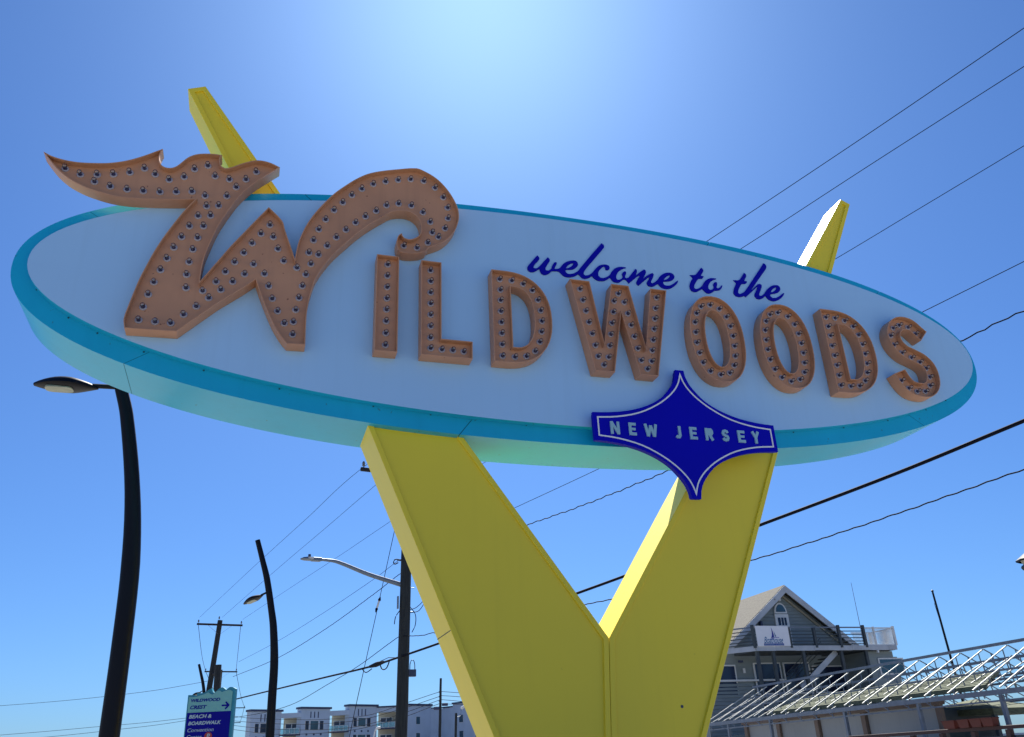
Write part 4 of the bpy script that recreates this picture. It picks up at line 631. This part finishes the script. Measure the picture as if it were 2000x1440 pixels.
for i, s in enumerate(segs):
    cv, L = seg_frame(s); zt = s[3]; k = s[0]
    if k == 'tower':
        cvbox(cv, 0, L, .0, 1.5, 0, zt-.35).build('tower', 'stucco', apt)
        cvbox(cv, -.22, L+.22, -.25, 1.6, zt-.348, zt).build('cornice', 'trim_dark', apt)
        last = i == 6
        if not last:
            for x in (1.95, 2.72, 3.5): cvbox(cv, x-.1, x+.1, -.03, -.002, zt-2.0+(.15 if i == 2 else 0), zt-.8).build('slit', 'trim_dark', apt)
        for fl in range(4):
            z1 = zt-2.35-2.85*fl; z0 = z1-1.45
            if last:
                win(cv, 3.3, 4.2, z0+.2, z1+.05, apt, 'window_glass', .05); continue
            win(cv, .9, 1.6, z0, z1, apt, 'window_dark', .06); win(cv, 1.95, 3.55, z0, z1, apt, 'window_glass' if (fl+i) % 3 else 'window_dark', .12); win(cv, 3.9, 4.65, z0, z1, apt, 'window_dark', .06)
            for x in (1.25, 2.75, 4.2): cvbox(cv, x-.16, x+.16, -.06, -.002, z0-.95, z0-.63).build('vent', 'trim_dark', apt)
    elif k == 'recess':
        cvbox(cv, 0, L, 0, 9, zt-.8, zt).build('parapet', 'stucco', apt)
        cvbox(cv, 0, L, 1.5, 8.8, 0, zt-.81).build('balcony_wall', 'stucco_beige', apt)
        if i == 5: cvbox(cv, -.02, L, -.18, 9.1, zt+.002, zt+.28).build('cornice', 'trim_dark', apt)
        for fl in range(4):
            zc = zt-.8-2.95*fl; zr = zc-1.75; zb = zc-2.75
            win(cv, .45, 1.45, zb+.1, zc-.95, apt, 'window_dark', .07, 1.5); win(cv, 1.6, 2.6, zb+.1, zc-.95, apt, 'window_dark', .07, 1.5)
            sl = cvbox(cv, -.05, L-.05, -.35, 1.5, zb-.2, zb).build('balcony', 'trim_dark', apt)
            r_ = MB(); cvbox(cv, 0, L-.1, -.32, -.26, zr-.06, zr, r_); cvbox(cv, 0, L-.1, -.32, -.26, zb+.04, zb+.1, r_)
            for q in range(5): x = (L-.16)*q/4; cvbox(cv, x, x+.06, -.32, -.26, zb, zr, r_)
            r_.build('railing', 'frame_white', sl); cvbox(cv, .02, L-.12, -.295, -.285, zb+.08, zr-.05).build('railing_glass', 'rail_glass', sl)
    elif k == 'recess0':
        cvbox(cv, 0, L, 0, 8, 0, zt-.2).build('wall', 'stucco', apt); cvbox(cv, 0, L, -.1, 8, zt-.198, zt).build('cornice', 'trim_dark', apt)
    else:
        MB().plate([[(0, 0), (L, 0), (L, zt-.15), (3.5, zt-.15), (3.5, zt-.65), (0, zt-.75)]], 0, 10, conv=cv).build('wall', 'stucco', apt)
        cvbox(cv, 3.45, L+.1, -.25, 10.2, zt-.148, zt+.12).build('cornice', 'trim_dark', apt); cvbox(cv, -.1, 3.45, -.2, 10.1, zt-.648, zt-.45).build('cornice', 'trim_dark', apt)
        for fl in range(4):
            z1 = zt-2.2-2.82*fl
            win(cv, 5.35, 6.4, z1-1.3, z1, apt, 'window_glass', .05); win(cv, 9.7, 10.75, z1-1.3, z1, apt, 'window_glass', .05)
            win(cv, 12.4, 13.4, z1-1.9, z1-.2, apt, 'window_dark', .1)
            b_ = cvbox(cv, 11.9, 15.2, -1.3, -.002, z1-2.3, z1-2.1).build('balcony', 'frame_white', apt); r_ = MB()
            cvbox(cv, 11.9, 15.2, -1.3, -1.24, z1-1.15, z1-1.08, r_)
            for q in range(8): cvbox(cv, 11.9+q*.46, 11.95+q*.46, -1.3, -1.24, z1-2.1, z1-1.1, r_)
            r_.build('railing', 'frame_white', b_)
        cvbox(cv, 9.3, 9.9, 2, 2.6, zt+.121, zt+1.15).build('roof_vent', 'frame_white', apt); cvbox(cv, 10.6, 11.0, 2, 2.5, zt+.121, zt+.75).build('roof_vent', 'trim_dark', apt)
        cvbox(cv, 9.55, 9.62, 2.2, 2.27, zt+1.15, zt+1.5).build('roof_mast', 'frame_white', apt)

# ------------------------------------------------------------------ boathouse restaurant at the right
bh = thing('boathouse', 'grey clapboard boathouse restaurant with gable roof and upper deck', 'building', (25, 44.5, 0))
def bx(x0, x1, y0, y1, z0, z1, mb=None): return (mb or MB()).box(((x0+x1)/2, (y0+y1)/2, (z0+z1)/2), (x1-x0, y1-y0, z1-z0))
GX, GZ = 30.03, 10.45
def siding(x0, x1, y, z0, z1, name='wall', clip=None, parent=bh):
    bx(x0, x1, y, y+.3, z0, z1).build(name, 'siding', parent) if clip is None else None
slope = (GZ-7.2)/(GX-25.9)
MB().plate([[(26.15, 5.0), (33.9, 5.0), (33.9, GZ-(33.9-GX)*slope-.05), (GX, GZ-.06), (26.15, GZ-(GX-26.15)*slope-.05)]], 44.5, 56).build('wall', 'siding', bh)
nb = 0
z = 6.9
while z < GZ-.25:                                                     # clapboards over the gable, each its own board
    half_l = min(GX-26.15, (GZ-.12-z-.17)/slope)
    if half_l > .15:
        MB().box((GX, 44.47, z+.085), (2*half_l, .03, .17), (Vector((1, 0, 0)), Vector((0, 1, -.10)), Vector((0, .10, 1)))).build('clapboard', 'siding', bh)
    z += .19
bx(24.6, 26.148, 44.5, 52, 0, 7.1).build('wall', 'siding', bh); bx(33.902, 37.35, 44.5, 52, 0, 6.55).build('wall', 'siding', bh); bx(26.15, 33.9, 44.52, 56, 0, 4.998).build('wall', 'siding', bh)
z = 2.2
while z < 5.2:
    MB().box((25.75, 44.35, z+.085), (3.0, .03, .17), (Vector((1, 0, 0)), Vector((0, 1, -.10)), Vector((0, .10, 1)))).build('clapboard', 'siding', bh); z += .19
MB().plate([[(26.15, .1), (27.25, .1), (27.25, 5.3), (24.2, 5.35), (24.2, .1)]], 44.38, 44.498).build('wall', 'siding', bh)
bx(24.2, 29.2, 44.2, 44.36, 5.30, 5.40).build('water_table', 'frame_white', bh)
# roof: two slabs with rake boards
for s in (-1, 1):
    ex = GX+s*4.35; ez = GZ-4.35*slope; n_ = Vector((s*slope, 0, 1)).normalized()
    p = [Vector((GX, 43.9, GZ+.14)), Vector((ex, 43.9, ez+.14)), Vector((ex, 57, ez+.14)), Vector((GX, 57, GZ+.14))]
    MB().add(p+[q-Vector((0, 0, .14)) for q in p], [(0, 1, 2, 3), (4, 5, 6, 7), (0, 1, 5, 4), (1, 2, 6, 5), (2, 3, 7, 6), (3, 0, 4, 7)]).build('roof', 'shingle', bh)
    a, b = Vector((GX, 43.88, GZ-.06)), Vector((ex, 43.88, ez-.06))
    MB().add([a+Vector((0, -.03, .17)), b+Vector((0, -.03, .17)), b+Vector((0, -.03, -.22)), a+Vector((0, -.03, -.25)), a+Vector((0, .03, .17)), b+Vector((0, .03, .17)), b+Vector((0, .03, -.22)), a+Vector((0, .03, -.25))], [(0, 1, 2, 3), (4, 5, 6, 7), (0, 1, 5, 4), (1, 2, 6, 5), (2, 3, 7, 6), (3, 0, 4, 7)]).build('rake_board', 'deck_white', bh)
    MB().bar(a+Vector((-s*.0, .5, -.34)), b+Vector((0, .5, -.34)), .12, .10).build('soffit_beam', 'stucco_beige', bh)
p = [Vector((31.3, 47, 9.75)), Vector((31.9, 47, 9.75)), Vector((33.7, 46.6, 8.75)), Vector((32.6, 46.6, 8.5))]
MB().add([(31.2, 46.5, 9.78), (31.95, 46.5, 9.78), (33.75, 45.6, 8.72), (33.75, 45.6, 8.55), (32.2, 46.2, 8.5), (31.2, 54, 9.78), (31.95, 54, 9.78), (33.75, 54, 8.72), (33.75, 54, 8.55), (32.2, 54, 8.5)], [(0, 1, 2, 3, 4), (5, 6, 7, 8, 9), (0, 1, 6, 5), (1, 2, 7, 6), (2, 3, 8, 7), (3, 4, 9, 8), (4, 0, 5, 9)]).build('dormer_roof', 'shingle', bh)
bx(33.05, 33.7, 45.5, 53, 8.2, 8.55).build('dormer_fascia', 'deck_white', bh)
# arched window and door
aw = MB().plate([[(29.38, 9.02)]+arc(29.8, 9.06, .42, .56, 180, 0, 16)+[(30.22, 9.02)]], 44.36, 44.45).build('arched_window', 'frame_white', bh)
MB().plate([arc(29.8, 9.10, .32, .44, 180, 0, 16)], 44.345, 44.359).build('pane', 'window_glass', aw)
dr = bx(29.36, 30.26, 44.36, 44.45, 6.92, 8.98).build('door', 'frame_white', bh)
bx(29.52, 30.08, 44.34, 44.359, 7.4, 8.78).build('pane', 'window_dark', dr)
mu = MB()
for x in (29.70, 29.90): bx(x-.018, x+.018, 44.32, 44.339, 7.4, 8.78, mu)
for zz in (7.85, 8.32): bx(29.52, 30.08, 44.325, 44.3385, zz-.018, zz+.018, mu)
mu.build('muntins', 'frame_white', dr)
bx(29.73, 29.88, 44.25, 44.45, 9.72, 9.95).build('lantern', 'frame_white', bh)
bx(28.24, 28.36, 44.2, 44.45, 8.05, 8.55).build('wall_lamp', 'trim_dark', bh)
# deck
dk = bx(26.3, 35.38, 42.0, 44.34, 6.66, 6.78).build('deck', 'deck_dark', bh)
x = 26.28
k = 0
while x < 35.3:
    x2 = min(35.38, x+1.22); bx(x+.004, x2-.004, 41.96-.008*(k % 2), 41.998, 6.64+.012*(k % 2), 6.90).build('fascia_board', 'deck_white', dk); x = x2; k += 1
MB().bar((26.25, 41.99, 6.77), (24.65, 43.9, 6.77), .04, .26).build('fascia_board', 'deck_white', dk)
rl_ = MB()
for (xa, ya), (xb, yb) in (((26.25, 42.02), (33.42, 42.02)), ((26.25, 42.02), (24.8, 43.7))):
    for zz, h_ in ((7.88, .07), (7.68, .045), (7.50, .045), (7.32, .045), (7.14, .045), (6.99, .045)): MB().bar((xa, ya, zz), (xb, yb, zz), .05, h_).build('rail', 'deck_dark' if zz < 7.8 else 'truss_metal', dk)
for xx, yy in ((26.25, 42.0), (24.85, 43.65), (31.72, 42.0), (33.37, 42.0), (28.5, 42.0), (30.1, 42.0)): bx(xx-.07, xx+.07, yy-.07, yy+.07, 6.79, 8.0 if xx not in (28.5, 30.1) else 7.85).build('rail_post', 'deck_dark', dk)
for xx in (26.4, 27.38, 29.27, 31.72, 33.35): bx(xx-.08, xx+.08, 42.06, 42.22, 0, 6.655).build('deck_post', 'deck_dark', bh)
wr = MB()
for q in range(27): xx = 33.5+q*.072; bx(xx-.010, xx+.010, 42.0, 42.02, 6.95, 7.82, wr)
for q in range(26): yy = 42.03+q*.085; bx(35.40, 35.42, yy-.010, yy+.010, 6.95, 7.82, wr)
for q in range(18): xx = 34.1+q*.072; bx(xx-.010, xx+.010, 43.9, 43.92, 6.95, 7.82, wr)
bx(33.46, 35.44, 41.99, 42.05, 7.82, 7.88, wr); bx(33.46, 35.44, 41.99, 42.05, 6.90, 6.95, wr); bx(35.39, 35.45, 42.05, 44.2, 7.82, 7.88, wr); bx(34.0, 35.39, 43.89, 43.95, 7.82, 7.88, wr)
bx(35.36, 35.48, 41.97, 42.09, 6.9, 7.95, wr); bx(34.02, 34.12, 41.97, 42.07, 6.5, 7.92, wr)
wr.build('white_railing', 'frame_white', dk)
bx(33.5, 35.3, 42.35, 44.33, 0, 6.62).build('wing', 'siding', bh)
# stairs down from the deck
sa, sb = Vector((31.6, 42.4, 6.62)), Vector((29.0, 42.4, 4.75)); stg = MB().bar(sa, sb, .06, .30).build('stair', 'deck_white', bh)
for q in range(9):
    c = sa.lerp(sb, (q+.5)/9); bx(c.x-.15, c.x+.15, 42.45, 43.4, c.z-.03, c.z+.02).build('step', 'deck_dark', stg)
for zz in (.55, .75, .95, 1.15): MB().bar(sa+Vector((-.2, .95, zz-.3)), sb+Vector((-.2, .95, zz-.3)), .03).build('stair_rail', 'deck_dark', stg)
# lower windows behind the deck posts
for x0, x1, z0, z1 in ((24.3, 26.28, 4.55, 6.2), (27.45, 29.2, 4.6, 6.3), (29.36, 31.1, 4.6, 6.3), (31.26, 33.35, 4.6, 6.1)):
    f = bx(x0, x1, 44.40 if x0 > 26.4 else 44.36, 44.47, z0, z1).build('window', 'frame_white', bh); y_ = 44.38 if x0 > 26.4 else 44.34
    bx(x0+.09, x1-.09, y_, y_+.019, z0+.08, z1-.08).build('pane', 'window_dark', f)
for x0, x1, z0, z1 in ((34.2, 35.9, 5.35, 6.25),):
    f = bx(x0, x1, 42.30, 42.348, z0, z1).build('window', 'frame_white', bh); bx(x0+.09, x1-.09, 42.28, 42.299, z0+.08, z1-.08).build('pane', 'window_glass', f)
bx(26.72, 26.84, 44.3, 44.37, 5.75, 6.0).build('meter', 'frame_white', bh); bx(26.5, 26.75, 44.25, 44.36, 6.3, 6.42).build('flood_light', 'trim_dark', bh)
# banner
bn = MB().plate([[(26.38, 6.885), (28.42, 6.885), (28.42, 7.93), (26.38, 7.945)]], 41.90, 41.925).build('banner', 'banner_white'); tag(bn, 'white banner with a blue sailing boat logo tied to the deck railing', 'banner')
cvb = lambda x, y, z: (x, y, z)
def bq(px, pz): return (26.40+2.0*px, 6.885+1.05*pz)
text('Boathouse', *[bq(.20, 0)[0], bq(.79, 0)[0]], bq(0, .135)[1], bq(0, .455)[1], 41.894, 'logo_teal', bn, .42, .012, cvb)
MB().plate([smooth_loop([bq(*q) for q in [(.475, .93), (.50, .8), (.525, .60), (.53, .43), (.43, .39), (.465, .52), (.48, .72)]], 40, 3)], 41.894, 41.899).build('logo_sail', 'logo_blue', bn)
MB().plate([smooth_loop([bq(*q) for q in [(.535, .77), (.56, .64), (.60, .47), (.555, .455), (.55, .62)]], 40, 3)], 41.894, 41.899).build('logo_sail', 'logo_teal', bn)
strokes_plate([([Vector(bq(*q)) for q in [(.38, .325), (.47, .36), (.55, .415), (.62, .425), (.68, .415)]], .012)], 41.893, 41.899, 'logo_hull', 'navy_vinyl', bn)
MB().plate([[bq(.18, .02), bq(.80, .02), bq(.80, .125), bq(.18, .125)]], 41.894, 41.899).build('logo_strip', 'logo_blue', bn)
text('RESTAURANT & MARINA', bq(.20, 0)[0], bq(.78, 0)[0], bq(0, .045)[1], bq(0, .10)[1], 41.890, 'pale_blue', bn, 0, .0, cvb)
tag(MB().tube([(34.02, 43, 6.9), (34.02, 43, 10.6)], [.022, .012], 6).build('antenna', 'galvanised'), 'thin whip antenna rising from the white deck railing', 'antenna')
fp = thing('flagpole', 'bare dark flagpole leaning above the metal truss canopy', 'flagpole', (32.05, 34.4, 0))
MB().tube([(32.1, 34.4, 0), (31.9, 34.5, 8.42)], [.07, .045], 10).build('pole', 'black_metal', fp, smooth=True); MB().lathe([(.0001, 0), (.06, .03), (.06, .09), (.0001, .13)], (31.9, 34.5, 8.42), n=10).build('finial', 'black_metal', fp)
MB().tube([(31.78, 34.45, 7.9), (31.98, 34.42, 5.4)], .008, 5).build('halyard', 'wire', fp)

# ------------------------------------------------------------------ metal truss canopy in front of it
tr = thing('truss_canopy', 'bare steel roof frame of parallel rafters standing in front of the boathouse', 'canopy', (22.6, 30, 0))
E0, ER, E1, ZG, ZR = 22.6, 25.5, 28.4, 3.13, 4.70
y0c, y1c = 18.3, 41.6
nr = 0
raf_a = MB(); b_ = []
for k in range(21):
    y = 41.4-1.11*k
    top_a, top_b = Vector((E0-.12, y, ZG+.05)), Vector((ER, y, ZR)); bot_a, bot_b = Vector((E0+.06, y-.02, ZG-.02)), Vector((ER-.02, y-.02, ZR-.40))
    rf = MB().bar(top_a, top_b, .03, .04).build('rafter', 'rafter_metal_lit', tr)
    MB().bar(bot_a, bot_b, .028, .035).build('bottom_chord', 'rafter_metal_lit', rf)
    for q in range(6):
        t = (q+.5)/6; p = top_a.lerp(top_b, t); r_ = bot_a.lerp(bot_b, max(0, min(1, (p.x-bot_a.x)/(bot_b.x-bot_a.x)))); MB().bar(p, r_, .028).build('web', 'truss_metal', rf)
    if k >= 9:
        t2, t3 = Vector((E1+.1, y, ZG+.05)), Vector((E1-.45, y, ZG+.02))
        r2 = MB().bar(top_b+Vector((.03, 0, 0)), t2, .028, .034).build('rafter', 'truss_metal', tr); MB().bar(Vector((ER+.05, y, ZR-.34)), t3, .026, .03).build('bottom_chord', 'truss_metal', r2)
        for q in range(5): t = (q+.5)/5; p = top_b.lerp(t2, t); MB().bar(p, p-Vector((-.05, 0, .30*(1-t)+.08)), .028).build('web', 'truss_metal', r2)
def purl(x, z, ya=y0c, yb=y1c, h_=.09, nm='purlin', m='truss_metal'): MB().bar((x, ya, z), (x, yb, z), .07, h_).build(nm, m, tr)
purl(ER, ZR+.085, h_=.10, nm='ridge_beam'); purl(ER, ZR-.42, h_=.09, nm='ridge_beam'); purl(24.05, 3.80, h_=.06); purl(24.05, 3.52, h_=.06); purl(26.9, 3.86, yb=32, h_=.08); purl(26.9, 3.6, yb=32, h_=.07)
MB().bar((E0-.02, y0c, ZG-.08), (E0-.02, y1c, ZG-.08), .10, .15).build('gutter_beam', 'truss_metal', tr); MB().bar((E0, y0c, ZG-.33), (E0, y1c, ZG-.33), .06, .05).build('gutter_beam', 'truss_metal', tr); purl(E1, ZG-.06, yb=32, h_=.12, nm='gutter_beam'); purl(E1, ZG-.36, yb=32, h_=.06, nm='gutter_beam')
for k in range(22): y = 41.2-1.1*k; MB().bar((E0, y, ZG-.15), (E0, y+.0, ZG-.33), .03).build('hanger', 'truss_metal', tr); MB().bar((E0-.08, y-.28, ZG-.36), (E0-.08, y+.10, ZG-.16), .02).build('hanger', 'truss_metal', tr)
for y in (39.6, 35.9, 30.55, 26.4, 22.7, 19.2): MB().bar((E0+.02, y, .0), (E0+.02, y, ZG-.16), .12).build('column', 'truss_metal', tr)
for y in (31, 26.4, 22.7, 19.2): MB().bar((E1, y, .0), (E1, y, ZG-.12), .12).build('column', 'truss_metal', tr)
# hanging lines of lights/cable across it
for y in range(19, 31, 2): MB().bar((ER, y, ZR-.4), (ER+1.3, y+1.1, ZG+.3), .04).build('diagonal_brace', 'truss_metal', tr); MB().bar((ER, y, ZR-.4), (ER-1.3, y+1.1, ZG+.3), .04).build('diagonal_brace', 'truss_metal', tr)

# roll-down screens, posts and beam under the canopy
bar = thing('bar_pavilion', 'low bar shed with pale roll-down screens under the steel canopy', 'building', (23.4, 33, 0))
for ya, yb in ((39.2, 36.6), (36.33, 33.7), (33.36, 30.6), (30.26, 26.5)):
    MB().box((23.44, (ya+yb)/2, 1.85), (.03, ya-yb, 2.16)).build('screen', 'screen_white', bar)
for y in (39.25, 36.46, 33.53, 30.43, 26.32): MB().box((23.38, y, 1.5), (.16, .26, 2.94)).build('post', 'post_brown', bar, bevel=.008)
MB().box((23.36, 32.8, 2.97), (.22, 13.4, .12)).build('lintel', 'post_brown', bar); MB().box((24.9, 33.1, 1.4), (2.8, 12.5, 2.75)).build('wall', 'deck_dark', bar)
MB().box((23.4, 41.2, 1.3), (.06, 3.6, 2.4)).build('dark_window', 'window_dark', bar)
MB().add([(22.9, 23.5, 3.30), (22.9, 36.5, 3.30), (25.3, 36.5, 3.95), (25.3, 25.2, 3.95), (22.9, 23.5, 3.18), (22.9, 36.5, 3.18), (25.3, 36.5, 3.83), (25.3, 25.2, 3.83)], [(0, 1, 2, 3), (4, 5, 6, 7), (0, 1, 5, 4), (1, 2, 6, 5), (2, 3, 7, 6), (3, 0, 4, 7)]).build('roof', 'shingle_green', bar)
for q in range(10):
    t = q/10; xx = 22.9+2.4*t; zz = 3.30+.65*t; MB().add([(xx, 23.5+1.7*t, zz+.004), (xx, 36.5, zz+.004), (xx+.25, 36.5, zz+.079), (xx+.25, 23.7+1.7*t, zz+.079), (xx, 23.5+1.7*t, zz+.03), (xx, 36.5, zz+.03)], [(4, 5, 2, 3), (0, 1, 5, 4)]).build('shingle_course', 'shingle_green', bar)
hut = thing('beach_hut', 'small open hut with low grey-green roof behind the planter boxes', 'hut', (26, 26.5, 0))
MB().add([(24.6, 29.6, 2.78), (27.6, 29.6, 2.78), (27.6, 25.2, 2.70), (24.6, 25.2, 2.70), (26.0, 27.4, 3.12), (24.6, 29.6, 2.58), (27.6, 29.6, 2.58), (27.6, 25.2, 2.5), (24.6, 25.2, 2.5)], [(0, 1, 4), (1, 2, 4), (2, 3, 4), (3, 0, 4), (0, 1, 6, 5), (1, 2, 7, 6), (2, 3, 8, 7), (3, 0, 5, 8), (5, 6, 7, 8)]).build('roof', 'shingle_green', hut)
for xx, yy in ((24.7, 25.3), (24.7, 29.4), (27.5, 25.3), (27.5, 29.4)): bx(xx-.07, xx+.07, yy-.07, yy+.07, 0, 2.52).build('post', 'deck_dark', hut)
bx(24.9, 27.3, 28.9, 29.1, 0, 2.4).build('wall', 'deck_dark', hut); bx(24.8, 27.4, 25.4, 25.5, 0, 1.9).build('counter', 'stucco', hut)
fn = thing('timber_fence', 'dark maroon timber rail fence along the bottom right', 'fence', (21.5, 25, 0))
MB().box((21.5, 24.5, 2.02), (.16, 9.0, .10)).build('top_rail', 'maroon', fn, bevel=.006)
for k in range(7): y = 28.4-1.35*k; MB().box((21.52, y, .98), (.14, .16, 1.96)).build('post', 'maroon', fn)
for k in range(6): y = 27.72-1.35*k; MB().box((21.56, y, 1.0), (.03, 1.16, 1.6)).build('dark_panel', 'window_dark', fn)
lab = ('leftmost', 'second from the left', 'third from the left', 'rightmost')
for k, y in enumerate((23.75, 23.13, 22.63, 22.17)):
    t = thing('planter_box', lab[k]+' of four brick-red planter boxes on the maroon rail', 'planter', (21.42, y, 2.072), 'planter boxes on the rail')
    hy = .27 if k == 0 else .23; mb = MB()
    for (s0, z0), (s1, z1) in (((.8, 0), (1, .24)),):
        v = [(sx*.13*s0, sy*hy*s0, z0) for sx in (-1, 1) for sy in (-1, 1)]+[(sx*.13*s1, sy*hy*s1, z1) for sx in (-1, 1) for sy in (-1, 1)]
        mb.add([(21.42+a, y+b, 2.072+c) for a, b, c in v], [(0, 1, 3, 2), (0, 1, 5, 4), (1, 3, 7, 5), (3, 2, 6, 7), (2, 0, 4, 6)])
    mb.build('trough', 'planter_red', t); MB().box((21.42, y, 2.072+.225), (.29, hy*2.04, .03)).build('rim', 'planter_red', t); MB().box((21.42, y, 2.072+.242), (.24, hy*1.9, .004)).build('soil', 'soil', t)
# lantern that just enters the frame at the right edge
ln = thing('lantern_post', 'black lantern with a glass panel, cut by the right edge of the picture', 'street lamp', (12.06, 10.75, 0))
MB().tube([(12.06, 10.75, 0), (12.06, 10.75, 4.0)], [.07, .045], 12).build('post', 'black_metal', ln, smooth=True)
MB().lathe([(.05, 4.0), (.10, 4.06), (.17, 4.13), (.185, 4.16), (.17, 4.19), (.15, 4.2)], (12.06, 10.75, 0), n=8).build('cage', 'black_metal', ln)
MB().lathe([(.135, 4.19), (.165, 4.27)], (12.06, 10.75, 0), n=8).build('glass', 'lens', ln); MB().lathe([(.235, 4.255), (.235, 4.28), (.12, 4.36), (.03, 4.42), (.0001, 4.44)], (12.06, 10.75, 0), n=8).build('cap', 'black_metal', ln)

S.cycles.max_bounces = 8; S.cycles.transparent_max_bounces = 16; S.cycles.use_adaptive_sampling = True
